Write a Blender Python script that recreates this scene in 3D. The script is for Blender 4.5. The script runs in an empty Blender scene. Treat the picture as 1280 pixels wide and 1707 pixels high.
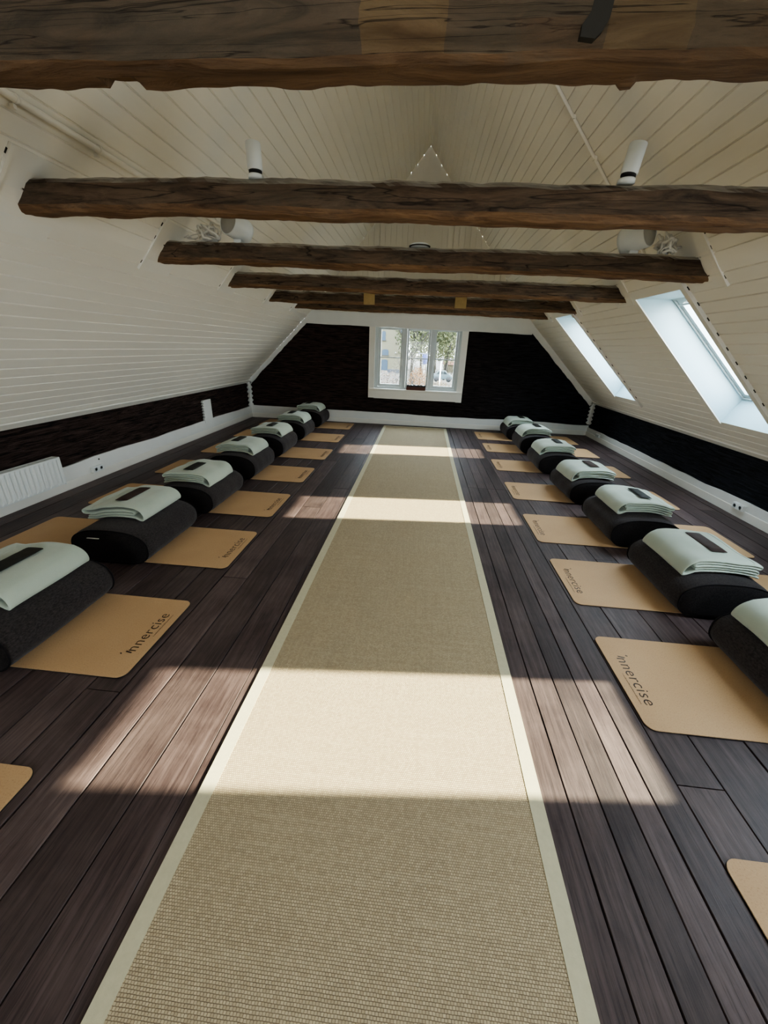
import bpy, bmesh, math, random
from mathutils import Vector, Matrix, noise

random.seed(7)
COL = bpy.context.scene.collection

# ------------------------------------------------------------------ helpers
def link(o):
    COL.objects.link(o)
    return o

def obj(name, bm, mats=None, parent=None, smooth=False, angle=None):
    me = bpy.data.meshes.new(name)
    bmesh.ops.recalc_face_normals(bm, faces=bm.faces)
    bm.to_mesh(me)
    bm.free()
    if mats is not None:
        for m in (mats if isinstance(mats, (list, tuple)) else [mats]):
            me.materials.append(m)
    if smooth:
        for p in me.polygons:
            p.use_smooth = True
        if angle:
            try:
                me.set_sharp_from_angle(angle=math.radians(angle))
            except Exception:
                pass
    o = bpy.data.objects.new(name, me)
    link(o)
    if parent is not None:
        o.parent = parent
    return o

def empty(name, loc=(0, 0, 0), rz=0.0):
    o = bpy.data.objects.new(name, None)
    o.empty_display_size = 0.1
    link(o)
    o.location = loc
    o.rotation_euler = (0, 0, rz)
    return o

def tag(o, label=None, cat=None, group=None, kind=None):
    if label: o['label'] = label
    if cat: o['category'] = cat
    if group: o['group'] = group
    if kind: o['kind'] = kind
    return o

def box(bm, x0, x1, y0, y1, z0, z1, mi=0):
    vs = [bm.verts.new((x, y, z)) for x in (x0, x1) for y in (y0, y1) for z in (z0, z1)]
    for f in ((0, 1, 3, 2), (4, 6, 7, 5), (0, 4, 5, 1), (2, 3, 7, 6), (0, 2, 6, 4), (1, 5, 7, 3)):
        fc = bm.faces.new([vs[i] for i in f])
        fc.material_index = mi
    return vs

def bevel_all(bm, w, seg=2):
    bmesh.ops.bevel(bm, geom=bm.edges[:], offset=w, segments=seg, affect='EDGES', profile=0.5)

def prism(bm, pts, f3, d0, d1, mi=0):
    """pts 2-D polygon; f3(a, b, d) -> 3-D point."""
    A = [bm.verts.new(f3(a, b, d0)) for a, b in pts]
    B = [bm.verts.new(f3(a, b, d1)) for a, b in pts]
    n = len(pts)
    fs = [bm.faces.new(A), bm.faces.new(B[::-1])]
    for i in range(n):
        fs.append(bm.faces.new((A[i], A[(i + 1) % n], B[(i + 1) % n], B[i])))
    for f in fs:
        f.material_index = mi
    return fs

def cyl(bm, p0, p1, r0, r1=None, n=20, caps=True, mi=0):
    r1 = r0 if r1 is None else r1
    p0, p1 = Vector(p0), Vector(p1)
    d = (p1 - p0).normalized()
    a = d.orthogonal().normalized()
    b = d.cross(a)
    A = [bm.verts.new(p0 + r0 * (math.cos(2 * math.pi * i / n) * a + math.sin(2 * math.pi * i / n) * b)) for i in range(n)]
    B = [bm.verts.new(p1 + r1 * (math.cos(2 * math.pi * i / n) * a + math.sin(2 * math.pi * i / n) * b)) for i in range(n)]
    for i in range(n):
        f = bm.faces.new((A[i], A[(i + 1) % n], B[(i + 1) % n], B[i])); f.material_index = mi; f.smooth = True
    if caps:
        bm.faces.new(A[::-1]).material_index = mi
        bm.faces.new(B).material_index = mi

def lathe(bm, prof, c, axis=Vector((0, 0, 1)), n=28, mi=0):
    c = Vector(c); axis = Vector(axis).normalized()
    a = axis.orthogonal().normalized(); b = axis.cross(a)
    rings = []
    for r, h in prof:
        if r < 1e-6:
            rings.append([bm.verts.new(c + axis * h)])
        else:
            rings.append([bm.verts.new(c + axis * h + r * (math.cos(2 * math.pi * i / n) * a + math.sin(2 * math.pi * i / n) * b)) for i in range(n)])
    for A, B in zip(rings, rings[1:]):
        for i in range(n):
            j = (i + 1) % n
            if len(A) == 1 and len(B) == 1: continue
            if len(A) == 1: f = bm.faces.new((A[0], B[j], B[i]))
            elif len(B) == 1: f = bm.faces.new((A[i], A[j], B[0]))
            else: f = bm.faces.new((A[i], A[j], B[j], B[i]))
            f.material_index = mi; f.smooth = True

def tube(bm, pts, r, n=8, mi=0):
    pts = [Vector(p) for p in pts]
    rings = []
    up = Vector((0, 0, 1))
    for i, p in enumerate(pts):
        t = (pts[min(i + 1, len(pts) - 1)] - pts[max(i - 1, 0)]).normalized()
        a = t.cross(up)
        if a.length < 1e-3: a = t.orthogonal()
        a.normalize(); b = t.cross(a)
        rings.append([bm.verts.new(p + r * (math.cos(2 * math.pi * k / n) * a + math.sin(2 * math.pi * k / n) * b)) for k in range(n)])
    for A, B in zip(rings, rings[1:]):
        for k in range(n):
            f = bm.faces.new((A[k], A[(k + 1) % n], B[(k + 1) % n], B[k])); f.smooth = True; f.material_index = mi
    bm.faces.new(rings[0][::-1]); bm.faces.new(rings[-1])

# ------------------------------------------------------------------ materials
class NT:
    def __init__(self, name):
        self.m = bpy.data.materials.new(name)
        self.m.use_nodes = True
        self.nt = self.m.node_tree
        self.nt.nodes.clear()
        self.out = self.nt.nodes.new('ShaderNodeOutputMaterial')
        self.b = self.nt.nodes.new('ShaderNodeBsdfPrincipled')
        self.nt.links.new(self.b.outputs[0], self.out.inputs[0])
    def n(self, t, **kw):
        nd = self.nt.nodes.new(t)
        for k, v in kw.items():
            if k in ('operation', 'blend_type', 'data_type', 'wave_type', 'bands_direction', 'feature', 'wave_profile', 'rings_direction', 'noise_dimensions', 'attribute_name', 'distance', 'interpolation_type', 'clamp', 'use_clamp'):
                setattr(nd, k, v)
            else:
                key = k.replace('_', ' ')
                nd.inputs[key].default_value = v
        return nd
    def l(self, a, b): self.nt.links.new(a, b)
    def coord(self, scale=(1, 1, 1), kind='Object', rot=(0, 0, 0), loc=(0, 0, 0)):
        tc = self.nt.nodes.new('ShaderNodeTexCoord')
        mp = self.nt.nodes.new('ShaderNodeMapping')
        mp.inputs['Scale'].default_value = scale
        mp.inputs['Rotation'].default_value = rot
        mp.inputs['Location'].default_value = loc
        self.l(tc.outputs[kind], mp.inputs[0])
        return mp.outputs[0]
    def noise(self, vec, scale=5, detail=4, rough=.5, dist=0):
        nd = self.n('ShaderNodeTexNoise', Scale=scale, Detail=detail, Roughness=rough, Distortion=dist)
        self.l(vec, nd.inputs['Vector'])
        return nd.outputs['Fac']
    def ramp(self, fac, stops, interp='LINEAR'):
        r = self.nt.nodes.new('ShaderNodeValToRGB')
        r.color_ramp.interpolation = interp
        e = r.color_ramp.elements
        while len(e) < len(stops): e.new(0.5)
        for i, (p, c) in enumerate(stops):
            e[i].position = p
            e[i].color = (c[0], c[1], c[2], 1) if isinstance(c, (tuple, list)) else (c, c, c, 1)
        self.l(fac, r.inputs[0])
        return r.outputs[0]
    def mix(self, a, b, fac, mode='MIX'):
        m = self.nt.nodes.new('ShaderNodeMix')
        m.data_type = 'RGBA'; m.blend_type = mode
        ins = {'f': m.inputs[0], 'a': m.inputs[6], 'b': m.inputs[7]}
        for key, v in (('f', fac), ('a', a), ('b', b)):
            if isinstance(v, bpy.types.NodeSocket): self.l(v, ins[key])
            elif isinstance(v, (tuple, list)): ins[key].default_value = (v[0], v[1], v[2], 1)
            else: ins[key].default_value = v
        return m.outputs[2]
    def math(self, op, a, b=0.0, clamp=False):
        m = self.nt.nodes.new('ShaderNodeMath'); m.operation = op; m.use_clamp = clamp
        for i, v in enumerate((a, b)):
            if isinstance(v, bpy.types.NodeSocket): self.l(v, m.inputs[i])
            else: m.inputs[i].default_value = v
        return m.outputs[0]
    def col(self, c):
        if isinstance(c, bpy.types.NodeSocket): self.l(c, self.b.inputs['Base Color'])
        else: self.b.inputs['Base Color'].default_value = (*c, 1)
    def rough(self, r):
        if isinstance(r, bpy.types.NodeSocket): self.l(r, self.b.inputs['Roughness'])
        else: self.b.inputs['Roughness'].default_value = r
    def bump(self, h, strength=.3, dist=.01):
        bp = self.n('ShaderNodeBump', Strength=strength, Distance=dist)
        self.l(h, bp.inputs['Height']); self.l(bp.outputs[0], self.b.inputs['Normal'])
    def spec(self, v): self.b.inputs['Specular IOR Level'].default_value = v

def simple(name, c, rough=.6, var=.08, scale=8, spec=.4, bump=0.0, bscale=60):
    t = NT(name)
    f = t.noise(t.coord(), scale, 4)
    t.col(t.mix(tuple(x * (1 - var) for x in c), tuple(min(1, x * (1 + var)) for x in c), f))
    t.rough(rough); t.spec(spec)
    if bump: t.bump(t.noise(t.coord(), bscale, 4), bump, .003)
    return t.m

def m_white_boards():
    t = NT('white_painted_boards')
    a = t.noise(t.coord((1, .35, 1)), 2.2, 5)
    b = t.noise(t.coord((8, 1.2, 8)), 6, 4)
    c = t.mix((.79, .76, .68), (.85, .825, .75), a)
    c = t.mix(c, (.70, .68, .60), t.math('MULTIPLY', b, .25))
    t.col(c); t.rough(.55); t.spec(.3)
    t.bump(b, .12, .004)
    return t.m

def m_floor():
    t = NT('dark_stained_floorboards')
    at = t.nt.nodes.new('ShaderNodeAttribute'); at.attribute_name = 'tone'
    v = at.outputs['Fac']
    tc = t.nt.nodes.new('ShaderNodeTexCoord')
    # shift the grain per plank
    cm = t.nt.nodes.new('ShaderNodeCombineXYZ')
    t.l(t.math('MULTIPLY', v, 37.0), cm.inputs[1]); t.l(t.math('MULTIPLY', v, 11.0), cm.inputs[2])
    ad = t.nt.nodes.new('ShaderNodeVectorMath'); ad.operation = 'ADD'
    t.l(tc.outputs['Object'], ad.inputs[0]); t.l(cm.outputs[0], ad.inputs[1])
    mp = t.nt.nodes.new('ShaderNodeMapping'); mp.inputs['Scale'].default_value = (26, 1.6, 1)
    t.l(ad.outputs[0], mp.inputs[0])
    g1 = t.noise(mp.outputs[0], 1.6, 8, .62, .8)
    mp2 = t.nt.nodes.new('ShaderNodeMapping'); mp2.inputs['Scale'].default_value = (90, 3.0, 1)
    t.l(ad.outputs[0], mp2.inputs[0])
    g2 = t.noise(mp2.outputs[0], 2, 5, .7)
    wear = t.noise(ad.outputs[0], 3.2, 6, .6, .3)
    mp3 = t.nt.nodes.new('ShaderNodeMapping'); mp3.inputs['Scale'].default_value = (7, 1.1, 1)
    t.l(ad.outputs[0], mp3.inputs[0])
    kn = t.n('ShaderNodeTexWave', Scale=1.3, Distortion=7.0, Detail=4.0)
    kn.inputs['Detail Scale'].default_value = 1.2
    t.l(mp3.outputs[0], kn.inputs[0])
    base = t.mix((.036, .0225, .0225), (.098, .069, .066), t.ramp(g1, [(.3, 0), (.7, 1)]))
    base = t.mix(base, (.155, .112, .104), t.math('MULTIPLY', t.ramp(wear, [(.42, 0), (.72, 1)]), .6))
    base = t.mix(base, (.022, .014, .015), t.math('MULTIPLY', t.ramp(g2, [(.3, 1), (.5, 0)]), .8))
    base = t.mix(base, (.03, .02, .02), t.math('MULTIPLY', kn.outputs['Fac'], .28))
    hv = t.nt.nodes.new('ShaderNodeHueSaturation')
    t.l(base, hv.inputs['Color'])
    t.l(t.math('ADD', t.math('MULTIPLY', v, .6), .70), hv.inputs['Value'])
    t.col(hv.outputs[0])
    t.rough(t.math('ADD', t.math('MULTIPLY', wear, .25), .40))
    t.spec(.38)
    hh = t.math('ADD', t.math('MULTIPLY', g1, .6), t.math('MULTIPLY', g2, .4))
    t.bump(hh, .35, .004)
    return t.m

def m_gap():
    return simple('floor_gap_black', (.006, .005, .005), .9)

def m_beam(name, warm=1.0, patches=False):
    t = NT(name)
    vec = t.coord((1.2, 9, 9))
    g = t.noise(vec, 2.2, 10, .65, 1.2)
    g2 = t.noise(t.coord((3, 60, 60)), 1.5, 6, .7, .5)
    blot = t.noise(t.coord((1.6, 3, 3)), 1.7, 5, .6)
    g = t.ramp(g, [(.32, 0), (.68, 1)])
    side = t.mix((.028, .018, .012), (.165, .112, .072), g)
    side = t.mix(side, (.10, .082, .058), t.math('MULTIPLY', t.ramp(blot, [(.45, 0), (.7, 1)]), .55))
    side = t.mix(side, (.012, .007, .004), t.math('MULTIPLY', t.ramp(g2, [(.28, 1), (.48, 0)]), .6))
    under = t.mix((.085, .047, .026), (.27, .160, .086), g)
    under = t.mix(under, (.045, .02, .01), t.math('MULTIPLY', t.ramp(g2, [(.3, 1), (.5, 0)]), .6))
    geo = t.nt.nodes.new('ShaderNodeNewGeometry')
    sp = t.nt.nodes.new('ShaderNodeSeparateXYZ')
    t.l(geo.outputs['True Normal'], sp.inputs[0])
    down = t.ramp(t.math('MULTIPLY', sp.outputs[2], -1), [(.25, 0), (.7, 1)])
    if patches:
        side = t.mix(side, (.085, .075, .055), .38)
        tc = t.nt.nodes.new('ShaderNodeTexCoord')
        s2 = t.nt.nodes.new('ShaderNodeSeparateXYZ'); t.l(tc.outputs['Object'], s2.inputs[0])
        xw = t.math('ADD', s2.outputs[0], t.math('MULTIPLY', t.math('SUBTRACT', t.noise(t.coord((1, 1, 6)), 3, 4), .5), .03))
        rr = t.ramp(t.math('MULTIPLY', t.math('ADD', xw, 2.5), .2), [
            (.0, 0), ((-.19 + 2.5) * .2, 1), ((-.015 + 2.5) * .2, .15), ((.30 + 2.5) * .2, .85), ((.46 + 2.5) * .2, .3)], 'CONSTANT')
        side = t.mix(side, t.mix((.10, .062, .030), (.20, .14, .075), g), t.math('MULTIPLY', rr, .85))
        crack = t.ramp(t.noise(t.coord((.5, 9, 16)), 1.4, 3, .5, 1.5), [(.485, 0), (.5, 1), (.515, 0)])
        side = t.mix(side, (.008, .005, .003), t.math('MULTIPLY', crack, .8))
        under = t.mix(under, (.07, .045, .025), .45)
    else:
        under = t.mix(under, (.07, .04, .022), 1 - warm)
        crack = t.ramp(t.noise(t.coord((.35, 9, 9)), 1.3, 2, .4, .6), [(.49, 0), (.5, 1), (.51, 0)])
        side = t.mix(side, (.006, .004, .003), t.math('MULTIPLY', crack, .85))
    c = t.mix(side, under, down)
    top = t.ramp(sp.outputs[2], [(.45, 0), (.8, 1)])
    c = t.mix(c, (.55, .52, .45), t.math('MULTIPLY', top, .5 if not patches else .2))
    # scattered knots
    vo = t.n('ShaderNodeTexVoronoi', Scale=1.9)
    t.l(t.coord((1.6, 3, 3)), vo.inputs['Vector'])
    c = t.mix(c, (.012, .007, .004), t.math('MULTIPLY', t.ramp(vo.outputs['Distance'], [(.03, 1), (.09, 0)]), .75))
    t.col(c); t.rough(.75); t.spec(.25)
    t.bump(t.math('ADD', g, t.math('MULTIPLY', g2, .6)), .6, .012)
    return t.m

def m_dark_wall():
    t = NT('black_rough_wall')
    a = t.noise(t.coord((2.2, 2.2, 34)), 1.6, 8, .65, .9)
    b = t.noise(t.coord((14, 14, 50)), 2, 5, .6)
    tc = t.nt.nodes.new('ShaderNodeTexCoord'); sx = t.nt.nodes.new('ShaderNodeSeparateXYZ'); t.l(tc.outputs['Object'], sx.inputs[0])
    side = t.ramp(t.math('ADD', t.math('MULTIPLY', sx.outputs[0], .14), .5), [(.15, (.085, .055, .046)), (.6, (.040, .030, .028)), (.9, (.030, .036, .046))])
    t.col(t.mix((.005, .004, .004), side, t.ramp(a, [(.38, 0), (.70, 1)])))
    t.rough(.8); t.spec(.12)
    t.bump(t.math('ADD', a, t.math('MULTIPLY', b, .4)), .8, .03)
    return t.m

def m_rug():
    t = NT('sisal_weave')
    tc = t.nt.nodes.new('ShaderNodeTexCoord')
    br = t.n('ShaderNodeTexBrick', Scale=1.0)
    br.inputs['Brick Width'].default_value = .0082
    br.inputs['Row Height'].default_value = .0072
    br.inputs['Mortar Size'].default_value = .0010
    br.inputs['Mortar Smooth'].default_value = .9
    br.inputs['Color1'].default_value = (.585, .485, .315, 1)
    br.inputs['Color2'].default_value = (.455, .365, .235, 1)
    br.inputs['Mortar'].default_value = (.20, .145, .095, 1)
    br.inputs['Bias'].default_value = 0
    nz = t.nt.nodes.new('ShaderNodeVectorMath'); nz.operation = 'ADD'
    nn = t.n('ShaderNodeTexNoise', Scale=30.0); t.l(tc.outputs['Object'], nn.inputs['Vector'])
    sc = t.nt.nodes.new('ShaderNodeVectorMath'); sc.operation = 'SCALE'; sc.inputs['Scale'].default_value = .0025
    t.l(nn.outputs['Color'], sc.inputs[0])
    t.l(tc.outputs['Object'], nz.inputs[0]); t.l(sc.outputs[0], nz.inputs[1])
    t.l(nz.outputs[0], br.inputs['Vector'])
    st = t.noise(t.coord((110, 2.2, 1)), 1, 4, .7)
    st2 = t.noise(t.coord((1.2, 45, 1)), 1.5, 4, .7)
    c = t.mix(br.outputs['Color'], (.36, .29, .19), t.math('MULTIPLY', t.ramp(st, [(.45, 0), (.7, 1)]), .5))
    c = t.mix(c, (.62, .53, .36), t.math('MULTIPLY', t.ramp(st2, [(.5, 0), (.75, 1)]), .28))
    t.col(c); t.rough(.85); t.spec(.2)
    t.bump(t.math('SUBTRACT', 1.0, br.outputs['Fac']), .7, .0035)
    return t.m

def m_cork(dark=1.0):
    t = NT('cork')
    a = t.noise(t.coord(), 170, 4, .7)
    b = t.noise(t.coord(), 3.0, 4)
    c = t.mix((.45 * dark, .285 * dark, .150 * dark), (.57 * dark, .375 * dark, .205 * dark), b)
    c = t.mix(c, (.30 * dark, .17 * dark, .075 * dark), t.math('MULTIPLY', t.ramp(a, [(.3, 1), (.45, 0)]), .7))
    c = t.mix(c, (.66 * dark, .47 * dark, .27 * dark), t.math('MULTIPLY', t.ramp(a, [(.58, 0), (.75, 1)]), .5))
    t.col(c); t.rough(.6); t.spec(.3)
    t.bump(a, .15, .001)
    return t.m

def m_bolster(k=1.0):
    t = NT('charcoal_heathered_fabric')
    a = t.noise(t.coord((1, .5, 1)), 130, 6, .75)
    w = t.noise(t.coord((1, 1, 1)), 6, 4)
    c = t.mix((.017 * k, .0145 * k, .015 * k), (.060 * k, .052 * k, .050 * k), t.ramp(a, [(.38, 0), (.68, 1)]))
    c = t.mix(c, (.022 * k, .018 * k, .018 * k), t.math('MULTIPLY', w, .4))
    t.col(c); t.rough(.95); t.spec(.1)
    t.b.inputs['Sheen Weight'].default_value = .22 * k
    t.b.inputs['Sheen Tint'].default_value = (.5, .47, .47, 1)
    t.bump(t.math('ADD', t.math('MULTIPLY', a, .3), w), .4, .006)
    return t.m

def m_towel(name, c0, c1):
    t = NT(name)
    a = t.noise(t.coord(), 260, 3, .7)
    b = t.noise(t.coord(), 7, 4)
    c = t.mix(c0, c1, b)
    c = t.mix(c, tuple(x * .8 for x in c0), t.math('MULTIPLY', a, .35))
    t.col(c); t.rough(.95); t.spec(.1)
    t.b.inputs['Sheen Weight'].default_value = .3
    t.bump(t.math('ADD', t.math('MULTIPLY', a, .35), b), .35, .004)
    return t.m

def m_glass():
    t = NT('window_glass')
    t.nt.nodes.remove(t.b)
    tr = t.nt.nodes.new('ShaderNodeBsdfTransparent'); tr.inputs[0].default_value = (.97, .985, .98, 1)
    gl = t.nt.nodes.new('ShaderNodeBsdfGlossy'); gl.inputs['Roughness'].default_value = .02
    mx = t.nt.nodes.new('ShaderNodeMixShader'); mx.inputs[0].default_value = .008
    t.l(tr.outputs[0], mx.inputs[1]); t.l(gl.outputs[0], mx.inputs[2]); t.l(mx.outputs[0], t.out.inputs[0])
    return t.m

M = dict(
    boards=m_white_boards(), floor=m_floor(), gap=m_gap(), darkwall=m_dark_wall(),
    beam=m_beam('old_timber'), beam_near=m_beam('old_timber_patched', .5, True),
    white=simple('white_paint', (.78, .765, .70), .5, .04, 4),
    plaster=simple('white_plaster', (.72, .73, .70), .7, .06, 5, .3, .3, 12),
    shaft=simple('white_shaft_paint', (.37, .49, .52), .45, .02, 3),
    sash=simple('white_sash_paint', (.50, .55, .55), .35, .02, 3),
    metal_white=simple('white_enamel', (.74, .77, .75), .3, .02, 3),
    black=simple('black_plastic', (.012, .012, .013), .5, .1, 6),
    rug=m_rug(), rugband=simple('rug_binding_cloth', (.56, .52, .36), .85, .10, 60, .2, .2, 300),
    cork=m_cork(), ink=simple('dark_ink', (.035, .018, .010), .4, .05, 5), silver=simple('silver_ink', (.7, .7, .66), .25, .05, 5, .9),
    bolster=m_bolster(), bolster_end_shaded=m_bolster(.45), piping=simple('charcoal_piping', (.012, .011, .012), .9, .1, 30, .1),  # end panels get a darker copy of the cover, shade put into its colour
    towel=m_towel('sage_towel_cloth', (.39, .45, .375), (.49, .55, .46)),
    pillow_brown=simple('brown_satin', (.040, .024, .020), .7, .25, 25, .25, .3, 60),
    pillow_black=simple('black_satin', (.020, .020, .016), .7, .25, 25, .25, .3, 60),
    glass=m_glass(),
    oak=simple('pale_patch_wood', (.38, .27, .12), .7, .25, 20, .3, .3, 40),
    cable=simple('white_cable_plastic', (.72, .71, .66), .45, .03, 4),
    dark=simple('dark_parts_and_gap_shade', (.03, .027, .022), .9, .1, 6),  # plain dark parts, and slips that paint shade into the batten gaps
)

def vary(o, k=1.0):
    return o

# ------------------------------------------------------------------ room geometry
XL, XR = -3.60, 3.42
Y0, Y1 = -3.2, 8.23
KL, KR = .745, .655
LP = [(-3.60, .745), (-2.19, 2.10), (-.12, 4.565)]
RP = [(3.42, .635), (1.91, 2.07), (-.12, 4.565)]

def roof_x(z, side):
    prof = LP if side < 0 else RP
    (x0, z0), (x1, z1), (x2, z2) = prof
    if z <= z1: return x0 + (x1 - x0) * (z - z0) / (z1 - z0)
    return x1 + (x2 - x1) * (z - z1) / (z2 - z1)

def roof_z(x):
    for prof in (LP, RP):
        for (xa, za), (xb, zb) in zip(prof, prof[1:]):
            if min(xa, xb) <= x <= max(xa, xb):
                return za + (zb - za) * (x - xa) / (xb - xa)
    return KL

SKY_PITCH = 2.43
SKY_Y = [(3.68 + SKY_PITCH * k, 4.38 + SKY_PITCH * k) for k in (-2, -1, 0, 1)]  # first one is unseen behind the viewpoint, added for its light
OPX_TOP, OPX_BOT = 1.975, 3.125

# --- floor: boards run down the room
def build_floor():
    bm = bmesh.new()
    tone = bm.verts.layers.float.new('tone')
    seams = [-3.60, -3.42, -3.22, -3.05, -2.86, -2.66, -2.48, -2.31, -2.12, -1.94, -1.77, -1.58, -1.44, -1.27, -1.095, -.905, -.735, -.57, -.38, -.2, -.03, .14, .32,
             .50, .645, .76, .868, .965, 1.085, 1.26, 1.49, 1.655, 1.81, 2.0, 2.19, 2.36, 2.55, 2.76, 2.93, 3.12, 3.30, 3.42]
    rnd = random.Random(3)
    for a, b in zip(seams, seams[1:]):
        cuts = [Y0]
        y = Y0 + rnd.uniform(1.5, 3.5)
        while y < Y1 - .8:
            cuts.append(y); y += rnd.uniform(2.2, 4.2)
        cuts.append(Y1 + .1)
        if .45 < a < 1.2:
            cuts = [Y0, -1.0, 4.43 + rnd.uniform(-.01, .01), Y1 + .1]
            if a > 1.08: cuts = [Y0, 1.06, 4.43, Y1 + .1]
        g = rnd.uniform(.0012, .0035)
        if rnd.random() < .25: g *= 1.8
        for c, d in zip(cuts, cuts[1:]):
            tv = rnd.random()
            n = max(2, int((d - c) / .12))
            z = rnd.uniform(-.0025, 0)
            prev = None
            for i in range(n + 1):
                yy = c + .0025 + (d - c - .005) * i / n
                w1 = g + .0028 * max(0, noise.noise(Vector((a * 9, yy * 2.3, 1.7)))) ** 1 + .0012 * noise.noise(Vector((a * 5, yy * 11, 4)))
                w2 = g + .0028 * max(0, noise.noise(Vector((b * 9, yy * 2.3, 7.7)))) + .0012 * noise.noise(Vector((b * 5, yy * 11, 9)))
                xa, xb = a + max(.0008, w1), b - max(.0008, w2)
                dz = .0012 * noise.noise(Vector((a * 3, yy, 3)))
                row = [bm.verts.new(p) for p in ((xa, yy, -.02), (xa, yy, z + dz - .0012), (xa + .0012, yy, z + dz), (xb - .0012, yy, z + dz), (xb, yy, z + dz - .0012), (xb, yy, -.02))]
                for v_ in row: v_[tone] = tv
                if prev:
                    for k in range(5):
                        bm.faces.new((prev[k], prev[k + 1], row[k + 1], row[k]))
                else:
                    bm.faces.new(row)
                prev = row
            bm.faces.new(prev[::-1])
    vs = box(bm, XL - .3, XR + .3, Y0 - .1, Y1 + .2, -.12, -.018, 1)
    o = obj('floor', bm, [M['floor'], M['gap']])
    tag(o, kind='structure')
build_floor()

# --- boarded ceiling (both slopes), with skylight openings
def board_profile(p0, p1, w=.102, gw=.011, dp=.010, inward=1):
    p0, p1 = Vector(p0), Vector(p1)
    L = (p1 - p0).length
    t = (p1 - p0) / L
    nrm = Vector((-t[1], t[0]))
    mid = Vector((-.12, 1.2))
    if (mid - p0).dot(nrm) > 0: nrm = -nrm      # outward
    out = [(0.0, 0.0)]
    s = w
    while s < L - .02:
        out += [(s - gw / 2, 0), (s - gw * .15, dp), (s + gw * .15, dp), (s + gw / 2, 0)]
        s += w
    out.append((L, 0.0))
    return out, p0, t, nrm, L

def clip_profile(out, sa, sb):
    def at(s):
        for (s0, d0), (s1, d1) in zip(out, out[1:]):
            if s0 <= s <= s1:
                return (s, d0 + (d1 - d0) * (s - s0) / max(1e-9, s1 - s0))
        return (s, 0)
    return [at(sa)] + [p for p in out if sa < p[0] < sb] + [at(sb)]

def strip(bm, prof, p0, t, nrm, ya, yb):
    A = []; B = []
    for s, d in prof:
        q = p0 + t * s + nrm * d
        A.append(bm.verts.new((q[0], ya, q[1]))); B.append(bm.verts.new((q[0], yb, q[1])))
    for i in range(len(A) - 1):
        bm.faces.new((A[i], A[i + 1], B[i + 1], B[i]))

def build_ceiling():
    bm = bmesh.new()
    for seg in ((LP[0], LP[1]), (LP[1], LP[2]), (RP[1], RP[2])):
        pr, p0, t, nrm, L = board_profile(*seg)
        strip(bm, pr, p0, t, nrm, Y0, Y1)
    pr, p0, t, nrm, L = board_profile(RP[0], RP[1])
    s_bot = (XR - OPX_BOT) / (XR - 1.91) * L
    s_top = (XR - OPX_TOP) / (XR - 1.91) * L
    ys = [Y0]
    for a, b in SKY_Y: ys += [a, b]
    ys.append(Y1)
    for i, (a, b) in enumerate(zip(ys, ys[1:])):
        if i % 2 == 0:
            strip(bm, pr, p0, t, nrm, a, b)
        else:
            strip(bm, clip_profile(pr, 0, s_bot), p0, t, nrm, a, b)
            strip(bm, clip_profile(pr, s_top, L), p0, t, nrm, a, b)
    # outer roof skin so no light leaks between the boards and the shafts
    me = obj('ceiling', bm, M['boards'])
    tag(me, kind='structure')
build_ceiling()

# --- knee walls, back wall, rear wall
bm = bmesh.new(); box(bm, XL - .2, XL, Y0, Y1 + .2, 0, KL + .02)
tag(obj('wall_left', bm, M['darkwall']), kind='structure')
bm = bmesh.new(); box(bm, XR, XR + .2, Y0, Y1 + .2, 0, KR - .0)
tag(obj('wall_right', bm, M['darkwall']), kind='structure')

WX0, WX1, WZ0, WZ1 = -.965, .725, .70, 1.90
def build_back():
    bm = bmesh.new()
    f = lambda a, b, d: (a, d, b)
    prism(bm, [(XL, 0), (WX0, 0), (WX0, 1.99), (LP[1][0] - .11, 1.99), (XL, KL)], f, Y1, Y1 + .2)
    prism(bm, [(XR, 0), (WX1, 0), (WX1, 1.99), (RP[1][0] + .085, 1.99), (XR, KR)], f, Y1, Y1 + .2)
    box(bm, WX0, WX1, Y1, Y1 + .2, 0, WZ0)
    box(bm, WX0, WX1, Y1, Y1 + .2, WZ1, 1.99)
    # white vertical boards filling the gable
    x = -2.32
    while x < 2.02:
        a, b = x, min(x + .1, 2.02)
        a2, b2 = a + .0025, b - .0025
        za, zb = roof_z(max(-2.2, a2)) if a2 > -2.2 else 2.0, roof_z(b2)
        za = roof_z(a2); zb = roof_z(b2)
        if min(za, zb) > 1.99:
            pts = [(a2, 1.99), (b2, 1.99), (b2, zb + .01)]
            if a2 < -.12 < b2: pts.append((-.12, 4.575))
            pts.append((a2, za + .01))
            prism(bm, pts, f, Y1 - .005, Y1 + .1, 1)
        x += .1
    prism(bm, [(-2.35, 1.98), (2.05, 1.98), (-.12, 4.58)], f, Y1 + .02, Y1 + .2, 1)
    tag(obj('wall_back', bm, [M['darkwall'], M['boards']]), kind='structure')
build_back()

RWX0, RWX1, RWZ0, RWZ1 = -.95, .75, .70, 1.85  # opening for the added rear window
bm = bmesh.new()
f = lambda a, b, d: (a, d, b)
prism(bm, [(XL, 0), (RWX0, 0), (RWX0, 2.07), (-2.19, 2.07), (XL, KL)], f, Y0 - .2, Y0)
prism(bm, [(XR, 0), (RWX1, 0), (RWX1, 2.07), (1.91, 2.07), (XR, KR)], f, Y0 - .2, Y0)
box(bm, RWX0, RWX1, Y0 - .2, Y0, 0, RWZ0); box(bm, RWX0, RWX1, Y0 - .2, Y0, RWZ1, 2.07)
prism(bm, [(-2.19, 2.07), (1.91, 2.07), (-.12, 4.565)], f, Y0 - .2, Y0)
tag(obj('wall_front', bm, M['plaster']), kind='structure')

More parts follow.
